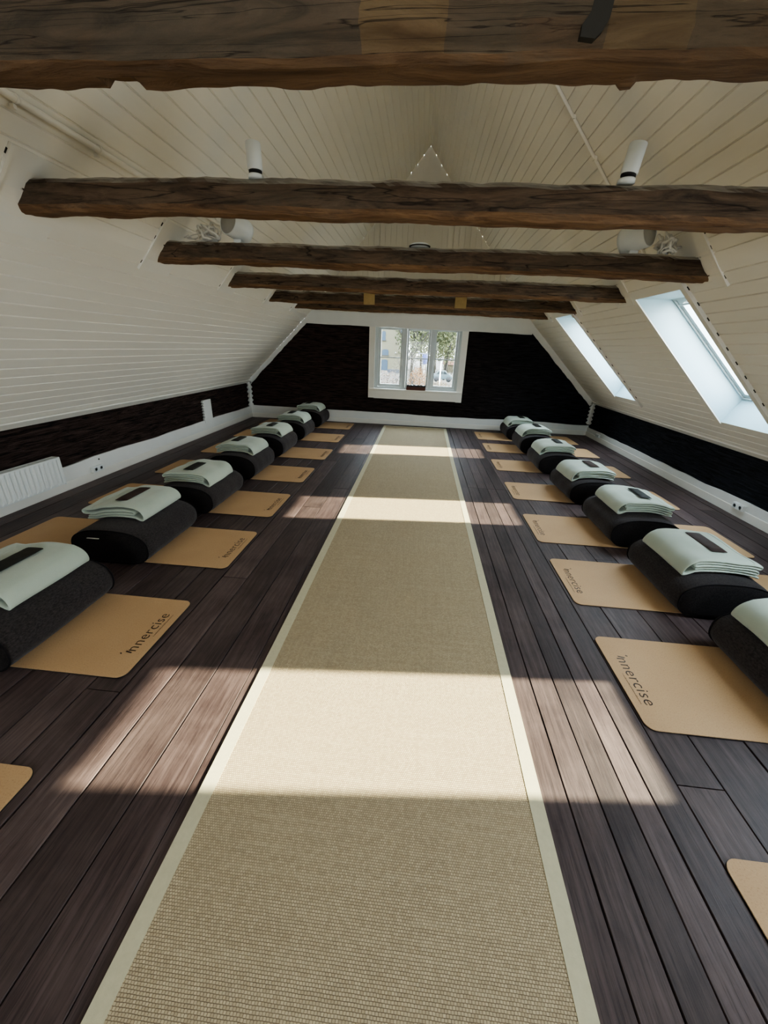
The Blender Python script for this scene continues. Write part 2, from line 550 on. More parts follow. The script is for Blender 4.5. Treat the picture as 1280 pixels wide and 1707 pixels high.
# --- plaster plinths with a wavy hand-cut top edge, and baseboards
def wavy_plinth(name, a0, a1, f3, z0, z1, seed, thick=.022, extra=None):
    bm = bmesh.new()
    n = 90
    tops = []
    for i in range(n + 1):
        a = a0 + (a1 - a0) * i / n
        z = z0 + (z1 - z0) * i / n + .020 * noise.noise(Vector((a * 1.1, seed, 0))) + .009 * noise.noise(Vector((a * 3.5, seed, 3)))
        tops.append((a, z))
    for (a, z), (b, w) in zip(tops, tops[1:]):
        prism(bm, [(a, .085), (b, .085), (b, w), (a, z)], f3, 0, thick)
    if extra: prism(bm, extra, f3, 0, thick + .006)
    bmesh.ops.remove_doubles(bm, verts=bm.verts, dist=1e-5)
    o = obj(name, bm, M['plaster'])
    tag(o, kind='structure')

fl = lambda a, b, d: (XL + d, a, b)
fr = lambda a, b, d: (XR - d, a, b)
fb = lambda a, b, d: (a, Y1 - d, b)
post = [(6.55, .2), (6.55, .565), (6.31, .565)]
z = .54
k = 0
while z > .27:
    post.append((6.31 - (.0 if k % 2 else .035), z)); z -= .022; k += 1
post.append((6.30, .2))
wavy_plinth('trim_1', Y0, Y1, fl, .245, .235, 2.2, extra=post)
wavy_plinth('trim_2', Y0, Y1, fr, .165, .17, 5.1)
wavy_plinth('trim_3', XL, XR, fb, .25, .20, 8.4)
for nm, dims in (('baseboard_left', (XL, XL + .032, Y0, Y1, 0, .088)), ('baseboard_right', (XR - .032, XR, Y0, Y1, 0, .088)), ('baseboard_back', (XL, XR, Y1 - .034, Y1, 0, .092))):
    bm = bmesh.new(); box(bm, *dims); bevel_all(bm, .004, 2)
    tag(obj(nm, bm, M['white']), kind='structure')

# strip board at the foot of each slope
bm = bmesh.new()
prism(bm, [(0, 0), (.055, .053), (.045, .065), (-.012, .012)], lambda a, b, d: (XL + a + .0, d, KL - .045 + b), Y0, Y1)
tag(obj('trim_4', bm, M['white']), kind='structure')
bm = bmesh.new()
prism(bm, [(0, 0), (-.045, .043), (-.035, .055), (.012, .012)], lambda a, b, d: (XR + a, d, KR - .04 + b), Y0, Y1)
tag(obj('trim_5', bm, M['white']), kind='structure')

# rake bands on the back wall, rough inner edge, and notched corner strips
def rake(name, p0, p1, wid, seed):
    bm = bmesh.new()
    p0, p1 = Vector(p0), Vector(p1)
    t = (p1 - p0).normalized(); nrm = Vector((t[1], -t[0]))
    if nrm[1] > 0: nrm = -nrm
    n = 40; L = (p1 - p0).length
    for i in range(n):
        sa, sb = L * i / n, L * (i + 1) / n
        def w(s): return wid + .016 * noise.noise(Vector((s * 4, seed, 0))) + .008 * noise.noise(Vector((s * 13, seed, 5)))
        q = [p0 + t * sa, p0 + t * sb, p0 + t * sb + nrm * w(sb), p0 + t * sa + nrm * w(sa)]
        prism(bm, [(v[0], v[1]) for v in q], fb, 0, .02)
    bmesh.ops.remove_doubles(bm, verts=bm.verts, dist=1e-5)
    tag(obj(name, bm, M['plaster']), kind='structure')
rake('trim_6', (XL, KL), (-2.29, 2.0), .075, 1)
rake('trim_7', (XR, KR), (1.99, 2.0), .105, 2)

def corner_strip(name, side):
    bm = bmesh.new()
    x = XL if side < 0 else XR
    z0, z1 = .22, (KL if side < 0 else KR)
    n = 6
    def zig(w, base):
        pts = []
        for i in range(n * 2 + 1):
            zz = z0 + (z1 - z0) * i / (n * 2)
            pts.append((base + (w if i % 2 else w * .35), zz))
        return pts
    s = -side
    a = zig(.05, .02)
    prism(bm, [(x, z0)] + [(x + s * u, v) for u, v in a] + [(x, z1)], fb, 0, .02)
    b = zig(.10, .03)
    prism(bm, [(Y1, z0)] + [(Y1 - u, v) for u, v in b] + [(Y1, z1)], fl if side < 0 else fr, 0, .02)
    tag(obj(name, bm, M['plaster']), kind='structure')
corner_strip('trim_8', -1); corner_strip('trim_9', 1)

# white painted tie board across the foot of the gable
bm = bmesh.new()
n = 60
for i in range(n):
    a = -2.30 + 4.30 * i / n; b = -2.30 + 4.30 * (i + 1) / n
    def lo(x): return 1.865 - .012 * (x + 2.3) + .010 * noise.noise(Vector((x * 2.4, 3, 1)))
    def hi(x): return 2.09 + .012 * noise.noise(Vector((x * 1.7, 9, 1)))
    prism(bm, [(a, lo(a)), (b, lo(b)), (b, hi(b)), (a, hi(a))], fb, 0, .045)
bmesh.ops.remove_doubles(bm, verts=bm.verts, dist=1e-5)
tag(obj('trim_10', bm, M['plaster']), kind='structure')

# ------------------------------------------------------------------ timber tie beams
BEAMS = [  # yL, zL, yR, zR, height, depth, full?
    (1.10, 2.05, 1.10, 2.05, .27, .115),
    (2.31, 2.095, 2.14, 2.035, .145, .14),
    (3.50, 2.072, 3.33, 2.018, .145, .15),
    (4.77, 2.055, 4.58, 2.000, .145, .14),
    (6.07, 2.040, 5.93, 1.998, .145, .14),
    (7.24, 2.050, 7.19, 2.010, .13, .13),
]
BLAB = ['thick patched old timber beam nearest, crossing above everything at the top',
        'long dark timber beam with two upright white spotlights on top',
        'dark timber beam with white cable tangles and angled round speakers on top',
        'timber beam directly behind the one with cable tangles, long cracks along its face',
        'timber beam with two pale square patches on its front face',
        'farthest timber beam, just above the window wall']

def beam_pos(i, x):
    yL, zL, yR, zR, h, d = BEAMS[i]
    u = (x + 2.2) / 4.16
    return yL + (yR - yL) * u, zL + (zR - zL) * u

def build_beam(i):
    yL, zL, yR, zR, h, d = BEAMS[i]
    bm = bmesh.new()
    N = 420 if i == 0 else 130
    ring2 = []
    ns = 5
    c = .012
    corners = [(0, 0), (d, 0), (d, h), (0, h)]
    prof = []
    for k in range(4):
        a, b = corners[k], corners[(k + 1) % 4]
        for j in range(ns):
            u = j / ns
            p = [a[0] + (b[0] - a[0]) * u, a[1] + (b[1] - a[1]) * u]
            if j == 0:
                p[0] += c * (1 if p[0] < d / 2 else -1); p[1] += c * (1 if p[1] < h / 2 else -1)
            prof.append(p)
    rings = []
    for j in range(N + 1):
        t = j / N
        ring = []
        for (py, pz) in prof:
            zz = (zL + (zR - zL) * t) + pz
            xa = roof_x(zz, -1) - .03; xb = roof_x(zz, 1) + .03
            x = xa + (xb - xa) * t
            y0, z0 = beam_pos(i, x)
            # hewn irregularity
            sd = i * 17.3
            wob = (.35 if i == 0 else 1) * .010 * noise.noise(Vector((x * .9, sd, 0))) + .006 * noise.noise(Vector((x * 3.1, sd, 2)))
            wy = .012 * noise.noise(Vector((x * .7, sd, 8)))
            ny = (py - d / 2) / d; nz = (pz - h / 2) / h
            r1 = .008 * noise.noise(Vector((x * 5, py * 22 + sd, pz * 22))) + .0035 * noise.noise(Vector((x * 19, py * 40 + sd, pz * 40)))
            yy = y0 + py + wy + r1 * 2 * ny
            z_ = z0 + pz + wob * (1 if nz < 0 else .8) + r1 * 2 * nz
            if i == 0 and pz < .03:
                if -.80 < x < -.715 and py > .05: z_ += .016
                if .385 < x < .41 and py > .08: z_ -= .011
            ring.append(bm.verts.new((x, yy, z_)))
        rings.append(ring)
    m = len(prof)
    for A, B in zip(rings, rings[1:]):
        for k in range(m):
            bm.faces.new((A[k], A[(k + 1) % m], B[(k + 1) % m], B[k]))
    bm.faces.new(rings[0][::-1]); bm.faces.new(rings[-1])
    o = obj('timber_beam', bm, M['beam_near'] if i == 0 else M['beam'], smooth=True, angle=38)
    tag(o, BLAB[i], 'beam', 'timber tie beams across the loft', 'thing')
    if i == 4:
        for x0, x1 in ((-.875, -.72), (.375, .53)):
            bm = bmesh.new()
            y, z = beam_pos(4, (x0 + x1) / 2)
            box(bm, x0, x1, y - .012, y + .03, z + .005, z + .142); bevel_all(bm, .004, 1)
            p = obj('patch', bm, M['oak'], o); p['label'] = 'pale square patch of newer wood'
    if i == 0:
        # dark metal-stained scar on the face
        bm = bmesh.new()
        pts = [(.262, 2.075), (.262, 2.092), (.275, 2.11), (.283, 2.17), (.318, 2.17), (.312, 2.10), (.303, 2.083), (.29, 2.072)]
        prism(bm, pts, lambda a, b, q: (a, 1.10 - q, b), -.02, .004)
        p = obj('patch', bm, M['dark'], o); p['label'] = 'black scar on the face of the beam'
    return o
beams = [build_beam(i) for i in range(6)]

# ------------------------------------------------------------------ flat cover boards where beams meet the slopes
def slope_frame(side):
    prof = LP if side < 0 else RP
    a, b, c = [Vector(p) for p in prof]
    return a, b, c

def on_slope(x, side, off=0.0):
    """point on the slope at x, moved off into the room by off."""
    prof = LP if side < 0 else RP
    for (xa, za), (xb, zb) in zip(prof, prof[1:]):
        if min(xa, xb) - 1e-6 <= x <= max(xa, xb) + 1e-6:
            zz = za + (zb - za) * (x - xa) / (xb - xa)
            t = Vector((xb - xa, zb - za)).normalized()
            nrm = Vector((-t[1], t[0]))
            if (Vector((-.12, 1.2)) - Vector((xa, za))).dot(nrm) < 0: nrm = -nrm
            return x + nrm[0] * off, zz + nrm[1] * off

def cover(side, i):
    yL, zL, yR, zR, h, d = BEAMS[i]
    y0 = yL if side < 0 else yR
    xk = LP[1][0] if side < 0 else RP[1][0]
    bx_lo = xk + side * .105
    bx_hi = xk - side * .185
    yn = y0 - .12
    yf = y0 + d + .10
    bm = bmesh.new()
    zb = (zL if side < 0 else zR) - .006
    zt = zb + h + .02
    pl, ph = Vector(on_slope(bx_lo, side)), Vector(on_slope(bx_hi, side))
    ct = (ph - pl).normalized(); cn = Vector((-ct[1], ct[0]))
    if (Vector((-.12, 1.2)) - pl).dot(cn) < 0: cn = -cn
    def chord(x, off):
        q = pl + (ph - pl) * (x - bx_lo) / (bx_hi - bx_lo) + cn * off
        return q[0], q[1]
    def zx(z): return bx_lo + (bx_hi - bx_lo) * (z - pl[1]) / (ph[1] - pl[1])
    def quad(xa, xb, ya, yb, th=.007, lo=-.012):
        pa, pb, qa, qb = chord(xa, lo), chord(xb, lo), chord(xa, th), chord(xb, th)
        v = [bm.verts.new(p) for p in ((pa[0], ya, pa[1]), (pb[0], ya, pb[1]), (pb[0], yb, pb[1]), (pa[0], yb, pa[1]),
                                       (qa[0], ya, qa[1]), (qb[0], ya, qb[1]), (qb[0], yb, qb[1]), (qa[0], yb, qa[1]))]
        for f_ in ((0, 1, 2, 3), (4, 7, 6, 5), (0, 4, 5, 1), (2, 6, 7, 3), (1, 5, 6, 2), (0, 3, 7, 4)):
            bm.faces.new([v[k] for k in f_])
    quad(bx_lo, bx_hi, yn, y0 - .012); quad(bx_lo, bx_hi, y0 + d + .012, yf)
    quad(bx_lo, zx(zb), y0 - .012, y0 + d + .012); quad(zx(zt), bx_hi, y0 - .012, y0 + d + .012)
    quad(bx_lo, bx_hi, yn - .020, yn, th=.018)
    o = obj('beam_cover_board', bm, M['white'])
    names = {1: 'the beam carrying the upright white spotlights', 2: 'the beam with cable tangles', 3: 'the cracked beam behind the cable tangles', 4: 'the beam with the pale patches', 5: 'the farthest beam'}
    if i in names:
        tag(o, 'white flat board around the %s end of %s' % ('left' if side < 0 else 'right', names[i]), 'cover board', 'cover boards at the beam ends')
    # dark slips painting in the shade of gaps where the batten bridges the grooves
    bm = bmesh.new()
    for k in range(4):
        x = bx_lo + (bx_hi - bx_lo) * (.12 + .25 * k)
        quad(x, x - side * .018, yn - .0222, yn - .0195, th=.009)
    obj('painted_gap_shade', bm, M['dark'], o)
    return o
for i in range(1, 6):
    for s in (-1, 1):
        if i == 1 and s == 1: continue
        cover(s, i)

# ------------------------------------------------------------------ skylights (structure window_2 ...)
def skylight(idx, ya, yb):
    root = empty('window_%d' % idx, ((1.975 + 3.125) / 2, ya, 1.45))
    root['kind'] = 'structure'
    inv = Matrix.Translation(-Vector(root.location))
    zi_t = roof_x and (RP[0][1] + (RP[1][1] - RP[0][1]) * (XR - OPX_TOP) / (XR - RP[1][0]))
    zi_b = (RP[0][1] + (RP[1][1] - RP[0][1]) * (XR - OPX_BOT) / (XR - RP[1][0]))
    it = Vector((OPX_TOP, zi_t)); ib = Vector((OPX_BOT, zi_b))
    ot = Vector((2.30, zi_t + .004)); ob = Vector((3.25, 1.145))
    def P(v, y): return (v[0], y, v[1])
    def mk(name, bm, mat, parent=root, **k):
        bmesh.ops.transform(bm, matrix=inv, verts=bm.verts)
        return obj(name, bm, mat, parent, **k)
    # shaft lining
    bm = bmesh.new()
    V = {}
    for nm, v in (('it', it), ('ib', ib), ('ot', ot), ('ob', ob)):
        for s, y in (('a', ya), ('b', yb)):
            V[nm + s] = bm.verts.new(P(v, y))
    for q in (('ita', 'itb', 'otb', 'ota'), ('iba', 'oba', 'obb', 'ibb'), ('ita', 'ota', 'oba', 'iba'), ('itb', 'ibb', 'obb', 'otb')):
        bm.faces.new([V[k] for k in q])
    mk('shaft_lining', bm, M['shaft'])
    # frame + sash: rectangles in the slope plane
    t = (ob - ot); L = t.length; t.normalize()
    n = Vector((-t[1], t[0]))
    if n[0] < 0: n = -n
    def rect_frame(name, m0, m1, d0, d1, mat, parent=root):
        bm = bmesh.new()
        def F(s, y, d):
            v = ot + t * s + n * d
            return (v[0], y, v[1])
        def blk(s0, s1, y0, y1):
            vs = [bm.verts.new(F(s, y, d)) for s in (s0, s1) for y in (y0, y1) for d in (d0, d1)]
            for f_ in ((0, 1, 3, 2), (4, 6, 7, 5), (0, 4, 5, 1), (2, 3, 7, 6), (0, 2, 6, 4), (1, 5, 7, 3)):
                bm.faces.new([vs[i] for i in f_])
        blk(m0, m1, ya + m0, yb - m0); blk(L - m1, L - m0, ya + m0, yb - m0)
        blk(m1, L - m1, ya + m0, ya + m1); blk(m1, L - m1, yb - m1, yb - m0)
        return mk(name, bm, mat, parent)
    rect_frame('frame', -.03, .022, -.002, .06, M['sash'])
    s = rect_frame('sash', .026, .068, .012, .055, M['sash'])
    bm = bmesh.new()
    def F(s_, y, d):
        v = ot + t * s_ + n * d
        return (v[0], y, v[1])
    vs = [bm.verts.new(F(*q)) for q in ((.06, ya + .06, .035), (L - .06, ya + .06, .035), (L - .06, yb - .06, .035), (.06, yb - .06, .035))]
    bm.faces.new(vs)
    mk('pane', bm, M['glass'])
    bm = bmesh.new()
    tube(bm, [F(.05, ya + .12, -.03), F(.05, yb - .12, -.03)], .009, 10)
    for yy in (ya + .14, yb - .14):
        tube(bm, [F(.05, yy, -.03), F(.05, yy, .02)], .006, 8)
    mk('handle', bm, M['metal_white'])
    # flat lining board above the opening and side batten on the near side
    bm = bmesh.new()
    def slab(xa, xb, y0, y1, th):
        pa, pb = on_slope(xa, 1, 0), on_slope(xb, 1, 0)
        qa, qb = on_slope(xa, 1, th), on_slope(xb, 1, th)
        v = [bm.verts.new(p) for p in ((pa[0], y0, pa[1]), (pb[0], y0, pb[1]), (pb[0], y1, pb[1]), (pa[0], y1, pa[1]),
                                       (qa[0], y0, qa[1]), (qb[0], y0, qb[1]), (qb[0], y1, qb[1]), (qa[0], y1, qa[1]))]
        for f_ in ((0, 1, 2, 3), (4, 7, 6, 5), (0, 4, 5, 1), (2, 6, 7, 3), (1, 5, 6, 2), (0, 3, 7, 4)):
            bm.faces.new([v[k] for k in f_])
    slab(OPX_TOP, 1.911, ya - .07, yb + .05, .012)
    slab(OPX_TOP, 3.19, ya - .066, ya - .001, .012)
    slab(1.915, 3.19, ya - .085, ya - .066, .026)
    slab(OPX_TOP, 3.14, yb + .001, yb + .06, .010)
    mk('lining_board', bm, M['white'])
    bm = bmesh.new()
    for k in range(11):
        x = 1.97 + k * .108
        p = on_slope(x, 1, .001); q = on_slope(x + .024, 1, .001); r = on_slope(x, 1, .008); s_ = on_slope(x + .024, 1, .008)
        y0, y1 = ya - .0875, ya - .0845
        v = [bm.verts.new(w) for w in ((p[0], y0, p[1]), (q[0], y0, q[1]), (q[0], y1, q[1]), (p[0], y1, p[1]), (r[0], y0, r[1]), (s_[0], y0, s_[1]), (s_[0], y1, s_[1]), (r[0], y1, r[1]))]
        for f_ in ((0, 1, 2, 3), (4, 7, 6, 5), (0, 4, 5, 1), (2, 6, 7, 3), (1, 5, 6, 2), (0, 3, 7, 4)):
            bm.faces.new([v[k2] for k2 in f_])
    mk('painted_gap_shade', bm, M['dark'])  # dark slips standing in for shade under the near batten
    # sampling portal for sky light
    la = bpy.data.lights.new('skylight_portal', 'AREA')
    la.shape = 'RECTANGLE'; la.size = yb - ya; la.size_y = L
    la.cycles.is_portal = True
    lo = bpy.data.objects.new('skylight_portal', la); link(lo)
    c = (ot + ob) / 2 + n * .07
    zdir = Vector((n[0], 0, n[1])).normalized()     # light shines along -Z
    xdir = Vector((0, 1, 0)); ydir = zdir.cross(xdir)
    mt = Matrix((xdir, ydir, zdir)).transposed().to_4x4(); mt.translation = Vector((c[0], (ya + yb) / 2, c[1]))
    lo.matrix_world = mt
for k, (a, b) in enumerate(SKY_Y):
    skylight(2 + k, a, b)

# ------------------------------------------------------------------ gable window
def build_window():
    root = empty('window_1', (-.12, Y1, .6)); root['kind'] = 'structure'
    inv = Matrix.Translation(-Vector(root.location))
    def mk(name, bm, mat, parent=root, bev=None):
        if bev: bevel_all(bm, bev, 2)
        bmesh.ops.transform(bm, matrix=inv, verts=bm.verts)
        return obj(name, bm, mat, parent)
    # casing on the wall
    bm = bmesh.new()
    box(bm, -1.07, -.955, Y1 - .03, Y1, .53, 1.95)
    box(bm, .715, .832, Y1 - .03, Y1, .515, 1.95)
    box(bm, -.955, .715, Y1 - .03, Y1, 1.90, 1.95)
    box(bm, -.955, .715, Y1 - .028, Y1, .522, .70)
    mk('casing', bm, M['white'])
    # fixed frame inside the opening with two mullions
    yf0, yf1 = Y1 + .005, Y1 + .09
    bm = bmesh.new()
    box(bm, -.955, -.888, yf0, yf1, .72, 1.90); box(bm, .662, .715, yf0, yf1, .72, 1.90)
    box(bm, -.888, .662, yf0, yf1, 1.850, 1.90); box(bm, -.888, .662, yf0, yf1, .72, .757)
    box(bm, -.402, -.330, yf0 - .012, yf1, .757, 1.85); box(bm, .128, .194, yf0 - .012, yf1, .757, 1.85)
    mk('window_frame', bm, M['sash'])
    for x0, x1, gx0, gx1 in ((-.885, -.405, -.836, -.446), (-.327, .125, -.290, .088), (.197, .659, .240, .616)):
        z0, z1 = .760, 1.847; gz0, gz1 = .808, 1.808
        bm = bmesh.new()
        a, b = Y1 + .018, Y1 + .06
        box(bm, x0, gx0, a, b, z0, z1); box(bm, gx1, x1, a, b, z0, z1)
        box(bm, gx0, gx1, a, b, z0, gz0); box(bm, gx0, gx1, a, b, gz1, z1)
        cs = mk('casement', bm, M['sash'])
        bm = bmesh.new(); box(bm, gx0, gx1, a + .006, b - .006, 1.300, 1.319)
        mk('glazing_bar', bm, M['sash'], cs)
        bm = bmesh.new(); box(bm, gx0, gx1, a + .02, a + .024, gz0, gz1)
        mk('pane', bm, M['glass'], cs)
        bm = bmesh.new()
        hx = x1 - .012 if x0 < -.5 else x0 + .012
        box(bm, hx - .006, hx + .006, a - .012, a, 1.17, 1.29); box(bm, hx - .008, hx + .008, a - .02, a - .008, 1.255, 1.275)
        mk('handle', bm, M['metal_white'], cs)
    # reveal lining
    bm = bmesh.new()
    box(bm, WX0, -.955, Y1, Y1 + .2, .70, 1.90); box(bm, .715, WX1, Y1, Y1 + .2, .70, 1.90)
    mk('reveal', bm, M['white'])
    # sill board
    bm = bmesh.new()
    box(bm, -1.045, .805, Y1 - .085, Y1 + .005, .685, .718)
    mk('sill', bm, M['white'], bev=.006)
    bm = bmesh.new()
    prism(bm, [(-1.03, .686), (.79, .686), (.765, .60), (-.985, .60)], fb, .028, .062)
    mk('apron', bm, M['white'])
build_window()
for (cx, cy, cz, sx, sy, rx) in ((-.12, Y1 + .22, 1.3, 1.7, 1.2, math.radians(-90)), (-.1, Y0 - .22, 1.28, 1.7, 1.15, math.radians(90))):
    la = bpy.data.lights.new('window_portal', 'AREA'); la.shape = 'RECTANGLE'; la.size = sx; la.size_y = sy
    la.cycles.is_portal = True
    lo = bpy.data.objects.new('window_portal', la); link(lo)
    lo.location = (cx, cy, cz); lo.rotation_euler = (rx, 0, 0)

# unseen rear gable window, added behind the viewpoint to light the beam faces
root = empty('window_6', (-.1, Y0, .6)); root['kind'] = 'structure'
bm = bmesh.new()
for dims in ((RWX0, RWX0 + .06, Y0 - .12, Y0 - .04, RWZ0, RWZ1), (RWX1 - .06, RWX1, Y0 - .12, Y0 - .04, RWZ0, RWZ1), (RWX0 + .06, RWX1 - .06, Y0 - .12, Y0 - .04, RWZ0, RWZ0 + .06),
             (RWX0 + .06, RWX1 - .06, Y0 - .12, Y0 - .04, RWZ1 - .06, RWZ1), (-.13, -.07, Y0 - .12, Y0 - .04, RWZ0 + .06, RWZ1 - .06)):
    box(bm, *dims)
bmesh.ops.transform(bm, matrix=Matrix.Translation(-Vector(root.location)), verts=bm.verts)
obj('window_frame', bm, M['sash'], root)

# small brown box on the sill
root = empty('sill_box', (-.10, Y1 - .045, .718))
tag(root, 'small reddish brown box with dark patterned top edge on the window sill', 'box')
bm = bmesh.new(); box(bm, -.192, .192, -.035, .030, 0, .062); bevel_all(bm, .004, 1)
obj('body', bm, simple('red_brown_wood', (.10, .035, .022), .6, .3, 30), root)
bm = bmesh.new()
rnd = random.Random(5)
x = -.188
while x < .18:
    w = rnd.uniform(.010, .02); h = rnd.uniform(.028, .046)
    box(bm, x, x + w, -.026, -.012, .062, .062 + h); box(bm, x, x + w + .006, .004, .018, .062, .062 + h * .8)
    x += w + rnd.uniform(.003, .010)
box(bm, -.188, .188, -.022, -.014, .062, .070)
obj('fretwork', bm, M['black'], root)

# ------------------------------------------------------------------ sisal runner
def build_rug():
    root = empty('sisal_runner', (-.07, 4.0, 0))
    tag(root, 'long beige woven sisal runner rug down the middle of the floor', 'rug')
    ys0, ys1 = -1.4, 8.02
    xa0, xb0 = -.688, .540      # at y 0
    xa1, xb1 = -.700, .572      # at y 8
    def xl(y): return xa0 + (xa1 - xa0) * y / 8
    def xr(y): return xb0 + (xb1 - xb0) * y / 8 + (.006 * math.sin(y * .8))
    bw = .052
    def strip_(f0, f1, ya, yb, z0, z1, n=60):
        bm = bmesh.new()
        prev = None
        for i in range(n + 1):
            y = ya + (yb - ya) * i / n
            ye = y + (.030 * ((f0(y) + .07) / 1.2 + .5) if y > 7.9 else 0)
            a, b = f0(y), f1(y)
            row = [bm.verts.new(p) for p in ((a, y, z0), (a, y, z1), (b, y, z1), (b, y, z0))]
            if prev:
                for k in range(4):
                    bm.faces.new((prev[k], prev[(k + 1) % 4], row[(k + 1) % 4], row[k]))
            else: bm.faces.new(row)
            prev = row
        bm.faces.new(prev[::-1])
        bmesh.ops.transform(bm, matrix=Matrix.Translation((.07, -4.0, 0)), verts=bm.verts)
        return bm
    obj('weave', strip_(lambda y: xl(y) + .03, lambda y: xr(y) - .03, ys0, ys1 - .03, .001, .0085), M['rug'], root)
    o = obj('binding', strip_(xl, lambda y: xl(y) + bw, ys0, ys1, .0005, .0105), M['rugband'], root); o['label'] = 'plain pale cloth binding'
    obj('binding', strip_(lambda y: xr(y) - bw, xr, ys0, ys1, .0005, .0105), M['rugband'], root)
    obj('binding', strip_(lambda y: xl(y) + bw, lambda y: xr(y) - bw, ys1 - bw, ys1, .0005, .0105, 2), M['rugband'], root)
build_rug()

# ------------------------------------------------------------------ yoga stations
def rounded_rect(w, h, r, n=7):
    pts = []
    for cx, cy, a0 in ((w / 2 - r, h / 2 - r, 0), (-w / 2 + r, h / 2 - r, 90), (-w / 2 + r, -h / 2 + r, 180), (w / 2 - r, -h / 2 + r, 270)):
        for i in range(n + 1):
            a = math.radians(a0 + 90 * i / n)
            pts.append((cx + r * math.cos(a), cy + r * math.sin(a)))
    return pts

def text_bm(body, size, z, extrude=0.0):
    cu = bpy.data.curves.new('t', 'FONT')
    cu.body = body; cu.size = size; cu.extrude = 0.0004; cu.space_character = 1.08
    cu.offset = -.0007 * size / .07
    o = bpy.data.objects.new('t', cu); link(o)
    dg = bpy.context.evaluated_depsgraph_get()
    me = o.evaluated_get(dg).to_mesh()
    bm = bmesh.new(); bm.from_mesh(me)
    o.evaluated_get(dg).to_mesh_clear()
    bpy.data.objects.remove(o); bpy.data.curves.remove(cu)
    w = max(v.co.x for v in bm.verts); mn = min(v.co.x for v in bm.verts)
    for v in bm.verts: v.co.x -= (w + mn) / 2; v.co.z += z
    return bm

MT = .0055
def make_logo_meshes():
    # "innercise": 0.32 m long; local x along the word, y up
    bm = text_bm('nnercise', .078, 0)
    w = max(v.co.x for v in bm.verts) - min(v.co.x for v in bm.verts)
    s = .300 / w
    for v in bm.verts: v.co.x = v.co.x * s + .016; v.co.y *= s
    logo = bmesh.new()
    me = bpy.data.meshes.new('logo'); bm.to_mesh(me); bm.free()
    me.materials.append(M['ink'])
    # leading slanted i: a short stroke leaning into the n, plus a dot
    b2 = bmesh.new()
    f = lambda a, b, d: (a, b, d)
    prism(b2, [(-.151, .012), (-.144, .012), (-.137, .046), (-.144, .046)], f, 0, .0005)
    prism(b2, [(-.163, .058), (-.156, .056), (-.152, .066), (-.158, .068)], f, 0, .0005)
    me2 = bpy.data.meshes.new('leading_stroke'); b2.to_mesh(me2); b2.free(); me2.materials.append(M['ink'])
    # fine tagline: a thin broken row of tiny marks too small to read
    b3 = bmesh.new()
    rnd = random.Random(2); x = -.02
    while x < .165:
        w_ = rnd.uniform(.0022, .0045); h = rnd.choice((.004, .004, .0062))
        prism(b3, [(x, -.021), (x + w_ * .55, -.021), (x + w_ * .55, -.021 + h), (x, -.021 + h)], f, 0, .0004)
        x += w_ + (.004 if rnd.random() < .15 else .0016)
    me3 = bpy.data.meshes.new('tagline'); b3.to_mesh(me3); b3.free(); me3.materials.append(M['ink'])
    return me, me2, me3
LOGO = make_logo_meshes()

def make_mat(name, x_in, x_out, ya, yb, side, label, logo=True, seed=0, rot=0.0):
    L = abs(x_out - x_in); W = yb - ya
    cx = (x_in + x_out) / 2; cy = (ya + yb) / 2
    root = empty(name, (cx, cy, 0), rot)
    tag(root, label, 'yoga mat', 'cork yoga mats in two rows')
    bm = bmesh.new()
    pts = rounded_rect(L, W, .045)
    # subdivided slab: border loop + top fan via grid clipped to polygon is overkill; slight curl comes from the edge ring
    def zc(x, y):
        return .0012 + .0016 * (noise.noise(Vector((x * 2.2, y * 3, seed))) + .5)
    A = [bm.verts.new((x, y, .0008)) for x, y in pts]
    B = [bm.verts.new((x, y, MT + zc(x, y) * .3)) for x, y in pts]
    n = len(pts)
    for i in range(n): bm.faces.new((A[i], A[(i + 1) % n], B[(i + 1) % n], B[i]))
    bm.faces.new(A[::-1]); bm.faces.new(B)
    obj('mat_sheet', bm, M['cork'], root)
    # dark rubber underside, a hair wider
    bm = bmesh.new()
    prism(bm, rounded_rect(L + .003, W + .003, .046), lambda a, b, d: (a, b, d), .0003, .0030)
    o = obj('rubber_backing', bm, M['black'], root)
    if logo:
        xl = (L / 2 - .058) if side < 0 else (-L / 2 + .058)
        for me, nm in zip(LOGO, ('lettering', 'letter_stroke', 'tagline')):
            t = bpy.data.objects.new(nm, me); link(t); t.parent = root
            t.location = (xl, 0.0, MT + .0012)
            t.rotation_euler = (0, 0, math.radians(90 if side < 0 else -90))
            if nm == 'lettering': t['label'] = 'dark lowercase lettering reading innercise'
    return root

BA, BB, BN, BL = .288, .136, 2.5, .655      # bolster half-width, half-height, exponent, length
def bol_z(u):
    u = min(abs(u) / BA, .995)
    return BB + (BB - .004) * (1 - u ** BN) ** (1 / BN)

def bolster_section(n=48, k=1.0, sag=0):
    pts = []
    for i in range(n):
        a = 2 * math.pi * i / n
        c, s = math.cos(a), math.sin(a)
        x = BA * k * math.copysign(abs(c) ** (2 / BN), c)
        z = BB * k * math.copysign(abs(s) ** (2 / BN), s)
        if z < -BB * .80: z = -BB * .80 + (z + BB * .80) * .25     # settled flat under its own weight
        pts.append((x, z))
    return pts

